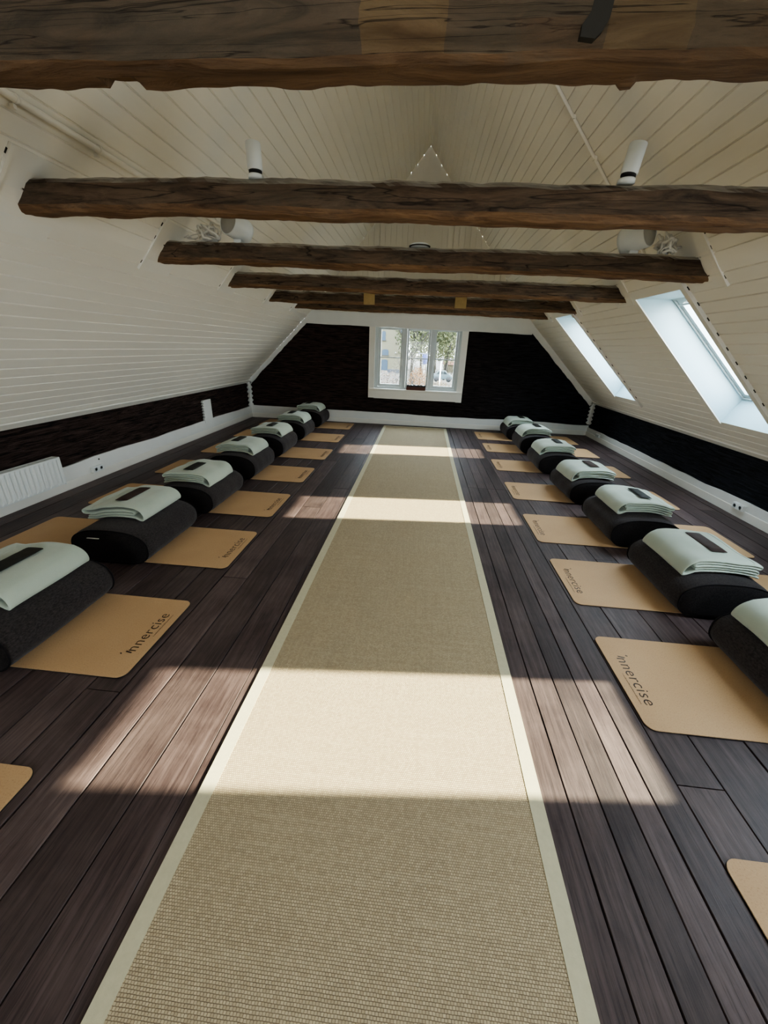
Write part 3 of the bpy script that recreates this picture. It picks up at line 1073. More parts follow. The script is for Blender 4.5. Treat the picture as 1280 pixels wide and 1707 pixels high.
def make_bolster(cx, cy, rot, label, seed, tagged=False, hs=1.0):
    root = empty('bolster', (cx, cy, MT + .006), rot)
    root.scale = (1, 1, hs)
    tag(root, label, 'bolster', 'charcoal bolsters in two rows')
    zc = BB * .85
    bm = bmesh.new()
    N = 26; rings = []
    L = BL / 2
    sec = bolster_section()
    for j in range(N + 1):
        t = -1 + 2 * j / N
        y = L * t
        k = 1 - .05 * max(0, abs(t) - .78) ** 2 / .05
        ring = []
        for (x, z) in sec:
            r = .006 * noise.noise(Vector((x * 6, y * 7, z * 6 + seed))) + .0025 * noise.noise(Vector((x * 22, y * 18, z * 20 + seed)))
            l = math.hypot(x, z)
            xx, zz = x * k * (1 + r / l), z * (k if z > 0 else 1) * (1 + (r / l if z > -BB * .6 else 0))
            ring.append(bm.verts.new((xx, y, zc + zz)))
        rings.append(ring)
    m = len(sec)
    for A, B in zip(rings, rings[1:]):
        for k in range(m): bm.faces.new((A[k], A[(k + 1) % m], B[(k + 1) % m], B[k]))
    obj('cover', bm, M['bolster'], root, smooth=True)
    for s in (-1, 1):
        bm = bmesh.new()
        rr = []
        kk = 1 - .05 * .22 ** 2 / .05
        for q, dy in ((1.0, 0), (.93, .010), (.75, .017), (.45, .022), (.15, .024)):
            ring = []
            for (x, z) in sec:
                pz = .004 * noise.noise(Vector((x * 12 * q, s * 5, z * 12 * q + seed)))
                ring.append(bm.verts.new((x * kk * q, s * (L + dy + pz * (1 - q)), zc + z * (kk if z > 0 else 1) * q)))
            rr.append(ring)
        for A, B in zip(rr, rr[1:]):
            for k in range(m): bm.faces.new((A[k], A[(k + 1) % m], B[(k + 1) % m], B[k]))
        bm.faces.new(rr[-1])
        obj('end_panel', bm, M['bolster_end_shaded'], root, smooth=True)
        bm = bmesh.new()
        path = [(x * kk * 1.008, s * (L + .001), zc + z * (kk if z > 0 else 1) * 1.012) for x, z in sec]
        n8 = 6; rings = []
        for i, p in enumerate(path):
            a = Vector(path[(i + 1) % m]) - Vector(path[i - 1]); a.normalize()
            b = Vector((0, 1, 0)); c = a.cross(b).normalized()
            rings.append([bm.verts.new(Vector(p) + .0042 * (math.cos(2 * math.pi * k / n8) * b + math.sin(2 * math.pi * k / n8) * c)) for k in range(n8)])
        for i in range(m):
            A, B = rings[i], rings[(i + 1) % m]
            for k in range(n8): bm.faces.new((A[k], A[(k + 1) % n8], B[(k + 1) % n8], B[k]))
        obj('piping', bm, M['piping'], root, smooth=True)
    if tagged:
        bm = bmesh.new()
        box(bm, -.13, -.045, -L - .028, -L - .020, zc + .077, zc + .081)
        o = obj('care_tag', bm, M['cable'], root); o['label'] = 'thin pale tag edge on the end panel'
    return root

TG, TH = .0190, .0125
def towel_path(variant, rnd):
    g = TG
    pts = []
    def line(u0, u1, w, n=14):
        for i in range(n + 1):
            pts.append((u0 + (u1 - u0) * i / n, w))
    def arc(u, w0, w1, sgn, n=9):
        r = (w1 - w0) / 2; c = (w0 + w1) / 2
        for i in range(1, n):
            a = math.pi * i / n
            pts.append((u + sgn * abs(r) * math.sin(a), c - r * math.cos(a)))
    j = lambda s=.012: rnd.uniform(-s, s)
    if variant == 0:
        line(-.215 + j(), .195, 0); arc(.195, 0, 4 * g, 1, 12); line(.195, -.205 + j(.006), 4 * g)
        u = -.205; arc(u, 4 * g, 3 * g, -1, 6); line(u, .165 + j(), 3 * g); arc(.165, 3 * g, 2 * g, 1, 6)
        line(.165, -.195 + j(), 2 * g); arc(-.195, 2 * g, g, -1, 6); line(-.195, .17 + j(), g)
    else:
        # two thick padded folds
        line(-.195 + j(), .195, 0); arc(.195, 0, 4 * g, 1, 12); line(.195, -.215, 4 * g)
        arc(-.215, 4 * g, 2.2 * g, -1, 9); line(-.215, .15 + j(), 2.2 * g, 14); arc(.15, 2.2 * g, 1.05 * g, 1, 6); line(.15, -.19, 1.05 * g)
    return pts

def make_towel(cx, cy, rot, side, du, label, seed, variant=0, length=.47, hs=1.0):
    """folded towel lying over the bolster; big round fold toward the aisle."""
    rnd = random.Random(seed)
    root = empty('folded_towel', (cx, cy, MT + .003), rot)
    tag(root, label, 'towel', 'folded sage towels on the bolsters')
    path = towel_path(variant, rnd)
    sd = 1 if side < 0 else -1        # +u toward the aisle
    th = TH
    # normals along the path
    left, right = [], []
    for i, (u, w) in enumerate(path):
        a = path[max(0, i - 1)]; b = path[min(len(path) - 1, i + 1)]
        d = Vector((b[0] - a[0], b[1] - a[1]))
        if d.length < 1e-9: d = Vector((1, 0))
        d.normalize(); nrm = Vector((-d[1], d[0]))
        left.append((u + nrm[0] * th / 2, w + nrm[1] * th / 2, i)); right.append((u - nrm[0] * th / 2, w - nrm[1] * th / 2, i))
    # rounded ends of the cloth
    loop = left + right[::-1]
    NY = 16
    bm = bmesh.new(); rings = []
    def place(u, w, y, i):
        s = i / len(path)
        edge = abs(y)
        yy = y * length / 2 * (1 + .035 * noise.noise(Vector((s * 7, seed, 0)))) + .008 * noise.noise(Vector((s * 9, seed, 4)))
        fl = .0035 * noise.noise(Vector((u * 7, yy * 6, seed))) * (1 + w / .03)
        # wrinkle + softened edges
        soft = -.004 * max(0, edge - .85) / .15 * (w / .06)
        drape = bol_z(min(BA * (.97 if u + du > 0 else .72), abs(u + du))) * hs + .003
        z = drape + .006 + w + fl + soft
        if u > .17: z -= (u - .17) * .35
        uu = u + .006 * noise.noise(Vector((yy * 5, s * 3, seed + 9)))
        return (sd * uu, yy, z)
    ringpts = []
    for j in range(NY + 1):
        t = -1 + 2 * j / NY
        t = math.copysign(abs(t) ** .8, t)
        shr = 0
        rings.append([bm.verts.new(place(u, w, t, i)) for (u, w, i) in loop])
    m = len(loop)
    for A, B in zip(rings, rings[1:]):
        for k in range(m): bm.faces.new((A[k], A[(k + 1) % m], B[(k + 1) % m], B[k]))
    # end strips bulge slightly like a hem
    nP = len(path)
    for R_, s in ((rings[0], -1), (rings[-1], 1)):
        mids = []
        for i in range(nP):
            a, b = R_[i], R_[m - 1 - i]
            mids.append(bm.verts.new((a.co + b.co) / 2 + Vector((0, s * .0045, 0))))
        for i in range(nP - 1):
            bm.faces.new((R_[i], R_[i + 1], mids[i + 1], mids[i]))
            bm.faces.new((mids[i], mids[i + 1], R_[m - 2 - i], R_[m - 1 - i]))
        bm.faces.new((R_[0], mids[0], R_[m - 1])); bm.faces.new((R_[nP - 1], R_[nP], mids[-1]))
    obj('cloth', bm, M['towel'], root, smooth=True, angle=70)
    # stitched hem line near one long edge of the top layer
    bm = bmesh.new(); pts = []
    for j in range(17):
        t = -.97 + 1.94 * j / 16
        p = place(-.165, 4 * TG + th / 2 + .0004, t, 30); pts.append(p)
    tube(bm, pts, .0012, 5)
    obj('hem_stitch', bm, M['towel'], root)
    return root, place

def make_pillow(cx, cy, rot, side, du, mat, label, seed, w=.098, l=.285, place=None, hs=1.0):
    root = empty('eye_pillow', (cx, cy, MT + .003), rot)
    tag(root, label, 'eye pillow', 'dark eye pillows on the towels')
    sd = 1 if side < 0 else -1
    bm = bmesh.new()
    NX, NY = 8, 16
    def P(a, b, top):
        # a,b in -1..1
        x = a * w / 2 * (1 - .05 * abs(b) ** 6); y = b * l / 2 * (1 - .02 * abs(a) ** 6)
        prof = (max(0, 1 - abs(a) ** 4) * max(0, 1 - abs(b) ** 8)) ** .5
        zt = bol_z(x * sd + du) * hs + .003 + .006 + 4 * TG + TH / 2 + .0050
        wr = .0018 * noise.noise(Vector((x * 35, y * 28, seed)))
        z = zt + (.004 + (.0085 * prof + wr * prof) if top else .0008)
        return (x, y, z)
    T = [[bm.verts.new(P(-1 + 2 * i / NX, -1 + 2 * j / NY, True)) for i in range(NX + 1)] for j in range(NY + 1)]
    B = [[bm.verts.new(P(-1 + 2 * i / NX, -1 + 2 * j / NY, False)) for i in range(NX + 1)] for j in range(NY + 1)]
    for j in range(NY):
        for i in range(NX):
            bm.faces.new((T[j][i], T[j][i + 1], T[j + 1][i + 1], T[j + 1][i]))
            bm.faces.new((B[j][i], B[j + 1][i], B[j + 1][i + 1], B[j][i + 1]))
    for j in range(NY):
        bm.faces.new((T[j][0], T[j + 1][0], B[j + 1][0], B[j][0])); bm.faces.new((T[j][NX], B[j][NX], B[j + 1][NX], T[j + 1][NX]))
    for i in range(NX):
        bm.faces.new((T[0][i], B[0][i], B[0][i + 1], T[0][i + 1])); bm.faces.new((T[NY][i], T[NY][i + 1], B[NY][i + 1], B[NY][i]))
    obj('pouch', bm, mat, root, smooth=True, angle=60)
    return root

ORD = ['nearest', 'second', 'third', 'fourth', 'fifth', 'sixth', 'farthest']
#          mat ya, yb, x_in, x_out      bolster cx, cy, rot     towel dx, dy, variant   pillow black?
LEFT = [
    dict(m=(.232, .832, -1.315, -3.13), b=None),
    dict(m=(1.262, 1.872, -1.310, -3.14), b=(-2.08, 1.545, 0), t=(-.05, .06, 0), p='k', pd=-.02),
    dict(m=(2.262, 2.862, -1.290, -3.13), b=(-2.10, 2.545, 1), t=(-.075, .09, 1), p='b', pd=-.005),
    dict(m=(3.180, 3.790, -1.300, -3.13), b=(-2.10, 3.465, 0), t=(-.01, .0, 0), p='k', pd=.0, py=-.05),
    dict(m=(4.190, 4.785, -1.300, -3.13), b=(-2.12, 4.480, 0), t=(-.01, .03, 0), p='k', h=1.10),
    dict(m=(5.205, 5.803, -1.280, -3.11), b=(-2.13, 5.510, -1), t=(-.01, .03, 0), p='k', h=1.10, pd=-.03, py=-.04),
    dict(m=(6.290, 6.920, -1.310, -3.13), b=(-2.14, 6.600, 0), t=(0, .02, 0), p='k', h=1.12),
    dict(m=(7.400, 8.050, -1.320, -3.13), b=(-2.14, 7.760, 0), t=(-.02, .02, 0), p='k', h=1.17),
]
RIGHT = [
    dict(m=(.225, .828, 1.085, 2.90), b=None),
    dict(m=(1.290, 1.893, 1.095, 2.90), b=(1.99, 1.585, 0), t=(0, .06, 0), p='b'),
    dict(m=(2.200, 2.800, 1.107, 2.89), b=(1.965, 2.490, 0), t=(.0, .02, 0), p='b', pd=.015),
    dict(m=(3.088, 3.705, 1.106, 2.88), b=(1.965, 3.430, 0), t=(.03, .05, 0), p='k'),
    dict(m=(4.130, 4.722, 1.116, 2.89), b=(1.95, 4.430, 2), t=(-.02, .0, 0), p='b'),
    dict(m=(5.235, 5.805, 1.122, 2.90), b=(1.925, 5.520, 0), t=(-.02, .03, 0), p='k', h=1.03),
    dict(m=(6.285, 6.893, 1.142, 2.92), b=(1.925, 6.600, 0), t=(-.02, .02, 0), p='k', h=1.12),
    dict(m=(7.200, 7.900, 1.118, 2.92), b=(1.90, 7.600, 0), t=(-.02, .0, 0), p='k', h=1.03),
]
for side, rows in ((-1, LEFT), (1, RIGHT)):
    sname = 'left' if side < 0 else 'right'
    for i, d in enumerate(rows):
        ya, yb, xi, xo = d['m']
        if i == 0:
            lab = 'cork yoga mat cut off at the %s edge of the photo, no bolster in view' % sname
        else:
            lab = 'cork yoga mat under the %s bolster of the %s row' % (ORD[i - 1], sname)
        make_mat('yoga_mat', xi, xo, ya, yb, side, lab, True, i + side * 10)
        if not d['b']: continue
        cx, cy, rot = d['b']; rot = math.radians(rot)
        if i == 1:
            lb = 'charcoal bolster nearest in the %s row, cut off by the photo edge' % sname
        else:
            lb = 'charcoal fabric bolster, %s of the %s row along the runner' % (ORD[i - 1], sname)
        seed = i * 3.7 + side * 21
        make_bolster(cx, cy, rot, lb, seed, tagged=(side < 0 and i == 2), hs=d.get('h', 1.0))
        tx, ty, var = d['t']
        du = tx * (1 if side < 0 else -1)
        fold = 'two thick folds' if var else 'thin stacked folds'
        lt = 'sage green towel with %s on the %s bolster of the %s row' % (fold, ORD[i - 1], sname)
        r, pl = make_towel(cx + tx, cy + ty, rot, side, du, lt, int(abs(seed) * 10) + i, var, hs=d.get('h', 1.0))
        colr = 'brown' if d['p'] == 'b' else 'black'
        lp = 'flat %s eye pillow on the %s towel of the %s row' % (colr, ORD[i - 1], sname)
        px = tx - (d.get('pd', .035)) * (1 if side < 0 else -1)
        dup = px * (1 if side < 0 else -1)
        make_pillow(cx + px, cy + ty + .005 + d.get('py', 0), rot, side, dup, M['pillow_brown'] if d['p'] == 'b' else M['pillow_black'], lp, seed, l=.285 if i < 3 else .25, hs=d.get('h', 1.0))

# ------------------------------------------------------------------ radiator
def build_radiator():
    x0, x1 = XL + .055, XL + .135
    y0, y1, z0, z1 = 2.30, 3.375, .112, .388
    root = empty('radiator', (x1, (y0 + y1) / 2, 0))
    tag(root, 'white ribbed panel radiator on the low left wall', 'radiator')
    inv = Matrix.Translation(-Vector(root.location))
    def mk(name, bm, mat):
        bmesh.ops.transform(bm, matrix=inv, verts=bm.verts)
        return obj(name, bm, mat, root, smooth=False)
    bm = bmesh.new()
    # front skin with pressed vertical flutes
    n = 22; pts = []
    pw = (y1 - y0 - .06) / n
    prof = [(y0, x1 - .006), (y0 + .03, x1 - .004)]
    for i in range(n):
        a = y0 + .03 + i * pw
        prof += [(a + pw * .15, x1), (a + pw * .60, x1), (a + pw * .70, x1 - .016), (a + pw * .90, x1 - .016)]
    prof += [(y1 - .03, x1 - .004), (y1, x1 - .006)]
    A = [bm.verts.new((x, y, z0 + .03)) for y, x in prof]; B = [bm.verts.new((x, y, z1 - .035)) for y, x in prof]
    A0 = [bm.verts.new((x1 - .004, y, z0 + .012)) for y, x in prof]; B0 = [bm.verts.new((x1 - .004, y, z1 - .012)) for y, x in prof]
    for i in range(len(prof) - 1):
        bm.faces.new((A[i], A[i + 1], B[i + 1], B[i])); bm.faces.new((A0[i], A0[i + 1], A[i + 1], A[i])); bm.faces.new((B[i], B[i + 1], B0[i + 1], B0[i]))
    box(bm, x1 - .026, x1 - .0165, y0, y1, z0, z1 - .008)
    mk('panel', bm, M['metal_white'])
    bm = bmesh.new(); box(bm, x0, x0 + .014, y0, y1, z0, z1 - .01)
    mk('rear_panel', bm, M['metal_white'])
    bm = bmesh.new()
    box(bm, x0, x0 + .006, y0, y1, z1 - .008, z1 + .002); box(bm, x1 - .012, x1, y0, y1, z1 - .012, z1 + .002)
    k = 0; y = y0
    while y < y1:
        box(bm, x0 + .006, x1 - .012, y, y + .060, z1 - .004, z1 + .001); y += .068
    mk('top_grille', bm, M['metal_white'])
    bm = bmesh.new()
    box(bm, x0 + .002, x1 - .003, y1 - .004, y1 + .003, z0, z1)
    mk('side_cover', bm, M['metal_white'])
    bm = bmesh.new()
    for y in (y0 + .2, y1 - .2): box(bm, XL + .018, x0 + .002, y, y + .03, z0 + .04, z1 - .04)
    mk('bracket', bm, M['metal_white'])
build_radiator()

# ------------------------------------------------------------------ wall sockets
def socket(label, side, y, z, w=.15, h=.062):
    s = -side
    x = (XL if side < 0 else XR) + s * .022
    root = empty('power_socket', (x, y, z))
    tag(root, label, 'socket', 'double sockets on the plinths')
    bm = bmesh.new(); box(bm, min(0, s * .035), max(0, s * .035), -w / 2, w / 2, -h / 2, h / 2); bevel_all(bm, .004, 2)
    obj('housing', bm, M['metal_white'], root)
    for yy in (-w / 4, w / 4):
        bm = bmesh.new()
        lathe(bm, [(.020, 0), (.020, .002), (.017, .003), (.016, -.001), (0, -.001)], (s * .036, yy, 0), (s, 0, 0), 20)
        o = obj('outlet', bm, M['sash'], root)
        bm = bmesh.new()
        for dz in (-.008, .008): cyl(bm, (s * .0345, yy, dz), (s * .0362, yy, dz), .0028, n=8)
        obj('pin_hole', bm, M['dark'], o)
socket('white double socket on the left plinth beside the radiator', -1, 3.885, .118)
socket('white double socket on the right plinth beside the nearer towels', 1, 4.06, .112)
socket('small white socket at the far corner of the right plinth', 1, 7.62, .11, .13)
bm = bmesh.new(); lathe(bm, [(.0, .004), (.008, .004), (.009, 0)], (XL + .022, 3.955, .205), (1, 0, 0), 12)
tag(obj('screw_plug', bm, M['dark']), 'small dark plug in the left plinth above the socket', 'plug')

# ------------------------------------------------------------------ spotlights, speakers, cables on the beams
def upright_spot(label, x, tilt):
    y, z = beam_pos(1, x)
    y += .045; z += .150
    root = empty('spotlight', (x, y, z)); tag(root, label, 'spotlight', 'upright white spotlights')
    bm = bmesh.new(); lathe(bm, [(0, 0), (.036, 0), (.036, .014), (.032, .018), (0, .018)], (0, 0, 0), (0, 0, 1), 28)
    obj('base', bm, M['metal_white'], root)
    ax = Vector((math.sin(tilt), 0, math.cos(tilt)))
    bm = bmesh.new(); lathe(bm, [(0, .014), (.018, .014), (.018, .026), (.031, .026), (.031, .034), (0, .034)], (0, 0, 0), ax, 28)
    obj('joint', bm, M['black'], root)
    bm = bmesh.new()
    lathe(bm, [(0, .033), (.034, .033), (.0355, .036), (.0355, .138), (.0335, .140), (.031, .138), (.030, .12), (0, .115)], (0, 0, 0), ax, 32)
    obj('lamp_body', bm, M['metal_white'], root)
upright_spot('upright white cylinder spotlight on the left part of the beam', -.872, math.radians(-1.5))
upright_spot('upright white cylinder spotlight on the right part of the beam', .835, math.radians(7))

def speaker(label, x, yaw, pitch):
    y, z = beam_pos(2, x)
    y += .09; z += .145
    root = empty('round_speaker', (x, y, z)); tag(root, label, 'speaker', 'round white speakers on the beam')
    ax = Vector((math.sin(yaw) * math.cos(pitch), math.cos(yaw) * math.cos(pitch), math.sin(pitch)))
    c = Vector((0, 0, .112))
    R = .088; L = .19
    bm = bmesh.new()
    lathe(bm, [(R * .94, -L / 2 + .006), (R * .97, -L / 2 - .001), (R, -L / 2 + .002), (R, L / 2 - .03), (R * .93, L / 2 - .008), (R * .7, L / 2), (0, L / 2)], c, ax, 36)
    obj('housing', bm, M['metal_white'], root)
    bm = bmesh.new()
    lathe(bm, [(0, -L / 2 + .008), (R * .945, -L / 2 + .008), (R * .945, -L / 2 + .004), (0, -L / 2 + .003)], c, ax, 36)
    o = obj('grille', bm, simple('grey_grille_cloth', (.42, .42, .39), .8, .05, 50), root); o['label'] = 'round grey face'
    bm = bmesh.new()
    box(bm, -.03, .03, -.03, .03, .0, .030); bevel_all(bm, .003, 1)
    obj('bracket', bm, M['metal_white'], root)
speaker('white round speaker pointing at the viewer on the left of the cable tangle beam', -1.53, math.radians(24), math.radians(-12))
speaker('white round speaker on the right end of the cable tangle beam', 1.44, math.radians(-36), math.radians(-10))

def cable_tangle(label, x0, x1, seed):
    rnd = random.Random(seed)
    y, z = beam_pos(2, (x0 + x1) / 2)
    y += .07; z += .15
    bm = bmesh.new()
    cx = (x0 + x1) / 2; w = abs(x1 - x0) / 2
    for k in range(9):
        n = 26; ph = rnd.uniform(0, 6.28); a = rnd.uniform(.5, 1.0) * w; h = rnd.uniform(.06, .12); ty = rnd.uniform(-.03, .05)
        ox = rnd.uniform(-.04, .04) + w * rnd.uniform(-.4, .4)
        fr_ = rnd.choice((1, 1, 2))
        pts = []
        for i in range(n):
            t = 2 * math.pi * i / (n - 1) * (1 if k % 3 else 1.35)
            pts.append((cx + ox + a * .55 * math.cos(t + ph) + .01 * math.sin(3 * t), y + ty + .03 * math.sin(fr_ * t + ph), z + .012 + h * (.55 + .5 * math.sin(t + ph * .3)) + .006 * math.sin(5 * t)))
        tube(bm, pts, .006 if k % 2 else .0095, 7)
    # tails lying along the beam and up the slope
    s = -1 if cx < 0 else 1
    for k in range(3):
        pts = [(cx + s * (-.02 + k * .02), y + .02 * k, z + .02)]
        for i in range(1, 12):
            u = i / 11
            xx = cx + s * (.30 * u)
            pts.append((min(max(xx, -2.02), 1.75), y - .03 + .03 * k + .12 * u, z + .03 + .02 * math.sin(u * 5 + k) + max(0, u - .2) * .05))
        tube(bm, pts, .0045, 6)
    o = obj('cable_bundle', bm, M['cable'], smooth=True)
    tag(o, label, 'cable', 'white cable tangles on the beam')
cable_tangle('tangled white cables beside the left speaker on the beam', -1.88, -1.62, 4)
cable_tangle('tangled white cables beside the right speaker on the beam', 1.60, 1.74, 9)

# small dish-like smoke alarm perched over the middle of the third beam
yb_, zb_ = beam_pos(2, -.085)
root = empty('smoke_alarm', (-.085, yb_ + .07, zb_ + .152)); tag(root, 'small round white smoke alarm lying on top of a beam', 'smoke alarm')
bm = bmesh.new(); lathe(bm, [(0, 0), (.055, 0), (.076, .008), (.078, .014), (.06, .026), (0, .032)], (0, 0, 0), (0, 0, 1), 32)
obj('housing', bm, M['metal_white'], root)
bm = bmesh.new(); lathe(bm, [(.070, .004), (.080, .007), (.080, .011), (.077, .012)], (0, 0, 0), (0, 0, 1), 32)
obj('rim', bm, M['dark'], root)

# conduit on the left slope
x0, z0 = on_slope(-1.89, -1, .022)
root = empty('conduit_pipe', (x0, 2.0, z0)); tag(root, 'white painted conduit pipe running along the upper left ceiling', 'pipe')
bm = bmesh.new()
pts = [(0.0, y - 2.0, .004 * math.sin(y * 1.3)) for y in [Y0 + .05 + .3 * i for i in range(29)] if y < 5.2]
tube(bm, pts, .0165, 14)
obj('tube', bm, M['boards'], root, smooth=True)
for yy in (2.12, 2.60, 3.9):
    bm = bmesh.new()
    cyl(bm, (0, yy - 2.0 - .008, .002), (0, yy - 2.0 + .008, .002), .020, n=16)
    box(bm, -.03, -.010, yy - 2.008, yy - 1.992, -.034, -.016)
    obj('clip', bm, M['boards'], root)

# slanting batten / pipe up the right slope
bm = bmesh.new()
pts = []
for i in range(14):
    x = .40 + (1.74 - .40) * i / 13
    px, pz = on_slope(x, 1, .012)
    pts.append((px, 4.02 + .25 * (.888 - x) * 1.6 * .35 - .0, pz))
tube(bm, pts, .012, 8)
for p in pts[::2]:
    box(bm, p[0] - .012, p[0] + .012, p[1] - .020, p[1] + .016, p[2] - .012, p[2] + .012)
tag(obj('conduit_pipe', bm, M['boards']), 'thin white clipped conduit climbing the right ceiling slope', 'pipe')

# ------------------------------------------------------------------ outside, seen through the gable window
CAMP = Vector((0, 0, 1.5))
def far(x, z, y0, s):
    """place a sight-line point (x, y0, z) s times as far away."""
    return Vector((x * s, y0 * s, 1.5 + (z - 1.5) * s))
GZ = -2.9
bm = bmesh.new()
v = [bm.verts.new(p) for p in ((-150, 9.5, GZ), (150, 9.5, GZ), (150, 260, GZ), (-150, 260, GZ))]
bm.faces.new(v)
tag(obj('ground', bm, simple('pale_gravel_ground', (.045, .042, .036), .9, .3, .6)), kind='structure')

def far_house():
    s = 3.8; Y = 22 * s
    root = empty('house', (-7, Y, GZ)); tag(root, 'cream rendered house with blue arched windows outside the left casement', 'house')
    inv = Matrix.Translation(-Vector(root.location))
    def mk(name, bm, mat, parent=root):
        bmesh.ops.transform(bm, matrix=inv, verts=bm.verts); return obj(name, bm, mat, parent)
    f = lambda a, b, d: (a, d, b)
    xr = -.95 * s; xl = -3.6 * s
    xm = (xl + xr) / 2
    ez = 1.5 + (1.92 - 1.5) * s; rz = 1.5 + (3.35 - 1.5) * s
    bm = bmesh.new(); prism(bm, [(xl, GZ), (xr, GZ), (xr, ez), (xm, rz), (xl, ez)], f, Y, Y + 9)
    mk('walls', bm, simple('cream_render', (.115, .105, .070), .9, .1, .5))
    bm = bmesh.new()
    for a, b in (((xr + .5, ez - .4), (xm, rz + .15)), ((xl - .5, ez - .4), (xm, rz + .15))):
        prism(bm, [a, b, (b[0], b[1] + .35), (a[0], a[1] + .35)], f, Y - .5, Y + 9.3)
    mk('roof', bm, simple('blue_grey_roof', (.035, .045, .07), .8, .1, 1))
    blue = simple('pale_blue_paint', (.022, .040, .060), .6, .1, 1)
    for (x0, z0, x1, z1) in ((-2.199, 1.813, -2.012, 2.237), (-2.17, 1.10, -1.83, 1.37), (-2.188, .339, -1.856, .87)):
        a, b = x0 * s, x1 * s; c, d = 1.5 + (z0 - 1.5) * s, 1.5 + (z1 - 1.5) * s
        bm = bmesh.new()
        pts = [(a, c), (b, c), (b, d - .2)] + [((a + b) / 2 + (b - a) / 2 * math.cos(t), d - .2 + .25 * math.sin(t)) for t in [math.pi * i / 8 for i in range(1, 8)]] + [(a, d - .2)]
        prism(bm, pts, f, Y - .08, Y)
        nm = 'door' if z0 < .5 else 'window'
        o = mk(nm, bm, blue)
        bm = bmesh.new(); box(bm, a - .1, b + .1, Y - .2, Y - .02, c - .12, c)
        mk('ledge', bm, simple('grey_ledge', (.04, .04, .038), .8), o)
    bm = bmesh.new()
    cx, cz = -1.446 * s, 1.5 + (1.678 - 1.5) * s
    for k in range(2):
        r = .35 if k == 0 else .18
        prism(bm, [(cx - (.06 if k == 0 else r), cz), (cx, cz - (r if k == 0 else .06)), (cx + (.06 if k == 0 else r), cz), (cx, cz + (r if k == 0 else .06))], f, Y - .07, Y - .01)
    mk('wall_anchor', bm, M['dark'])
    bm = bmesh.new(); lathe(bm, [(0, -.2), (.17, -.12), (.2, 0), (.12, .15), (0, .2)], (-1.45 * s, Y - .35, 1.5 + (1.221 - 1.5) * s), (0, 0, 1), 12)
    box(bm, -1.45 * s - .03, -1.45 * s + .03, Y - .35, Y, 1.5 + (1.26 - 1.5) * s, 1.5 + (1.28 - 1.5) * s)
    mk('wall_lamp', bm, simple('lamp_globe', (.12, .12, .11), .5))
far_house()

def low_wall():
    s = 3.5; bm = bmesh.new()
    box(bm, -1.86 * s, -1.05 * s, 22 * s - .3, 22 * s, GZ, 1.5 + (.41 - 1.5) * s)
    tag(obj('garden_wall', bm, simple('grey_stone', (.05, .055, .065), .9, .3, 2)), 'low grey wall in front of the cream house', 'wall', kind='thing')
low_wall()

def leaf_cloud(bm, c, rx, ry, rz_, n, size, rnd):
    for _ in range(n):
        while True:
            p = Vector((rnd.uniform(-1, 1), rnd.uniform(-1, 1), rnd.uniform(-1, 1)))
            if p.length < 1: break
        q = Vector((c[0] + p[0] * rx, c[1] + p[1] * ry, c[2] + p[2] * rz_))
        a = Vector((rnd.uniform(-1, 1), rnd.uniform(-1, 1), rnd.uniform(-1, 1))).normalized(); b = a.orthogonal().normalized()
        s = size * rnd.uniform(.6, 1.4)
        vs = [bm.verts.new(q + a * s), bm.verts.new(q + b * s * .5), bm.verts.new(q - a * s), bm.verts.new(q - b * s * .5)]
        bm.faces.new(vs)

def bare_tree(x, y, h, label, leaves, seed, lmat, spread=2.2):
    rnd = random.Random(seed)
    root = empty('tree', (x, y, GZ)); tag(root, label, 'tree', 'trees beyond the window', None)
    bm = bmesh.new()
    def limb(p, d, L, r, depth):
        pts = [p]; q = Vector(p)
        for i in range(4):
            d = (d + Vector((rnd.uniform(-.12, .12), rnd.uniform(-.12, .12), .04))).normalized()
            q = q + d * L / 4; pts.append(q.copy())
        tube(bm, pts, r, 5)
        if depth > 0:
            for k in range(4):
                t = rnd.choice(pts[1:]); dd = (d + Vector((rnd.uniform(-.8, .8), rnd.uniform(-.5, .5), rnd.uniform(.0, .5)))).normalized()
                limb(t, dd, L * .45, r * .5, depth - 1)
    limb(Vector((0, 0, 0)), Vector((0, 0, 1)), h, .09 + h * .008, 2)
    obj('trunk', bm, M['bark'], root)
    if leaves:
        bm = bmesh.new()
        leaf_cloud(bm, (0, 0, h * .60), spread * 1.3, spread, h * .45, leaves * 2, .20, rnd)
        obj('foliage', bm, lmat, root)
M['bark'] = simple('grey_bark', (.022, .019, .015), .9, .3, 2)
yl = simple('yellow_green_leaves', (.060, .060, .014), .8, .35, 1.5)
gl = simple('olive_leaves', (.035, .042, .014), .8, .35, 1.5)
ol = simple('rust_orange_leaves', (.085, .040, .012), .8, .4, 1.5)
trs = [(-1.6, 62, 13, 500), (-.2, 74, 15, 700), (1.2, 66, 14, 500), (2.3, 80, 16, 800), (3.4, 64, 14, 700), (4.6, 76, 15, 900), (5.8, 68, 14, 500), (.5, 92, 16, 900), (7.2, 90, 16, 900), (3.0, 96, 17, 900), (5.2, 98, 16, 900), (-2.6, 95, 15, 900)]
tl = ['leafless grey tree by the cream house, in the middle casement', 'thin yellow-green tree behind the blue parasol', 'slim bare-branched tree above the blue parasol', 'tall yellow-green tree at the left edge of the right casement',
      'bare tall tree above the parked car', 'olive tree behind the right casement bar', 'slender tree at the right edge of the right casement', 'distant olive tree between the middle trunks', 'distant tree at the far right of the window view',
      'distant yellow tree behind the car', 'distant olive tree right of the white post', 'distant tree peeping past the house gable']
for k, ((x, y, h, lv), lb) in enumerate(zip(trs, tl)):
    lv = lv * 2
    bare_tree(x, y, h, lb, lv, 50 + k, yl if k % 2 else gl)

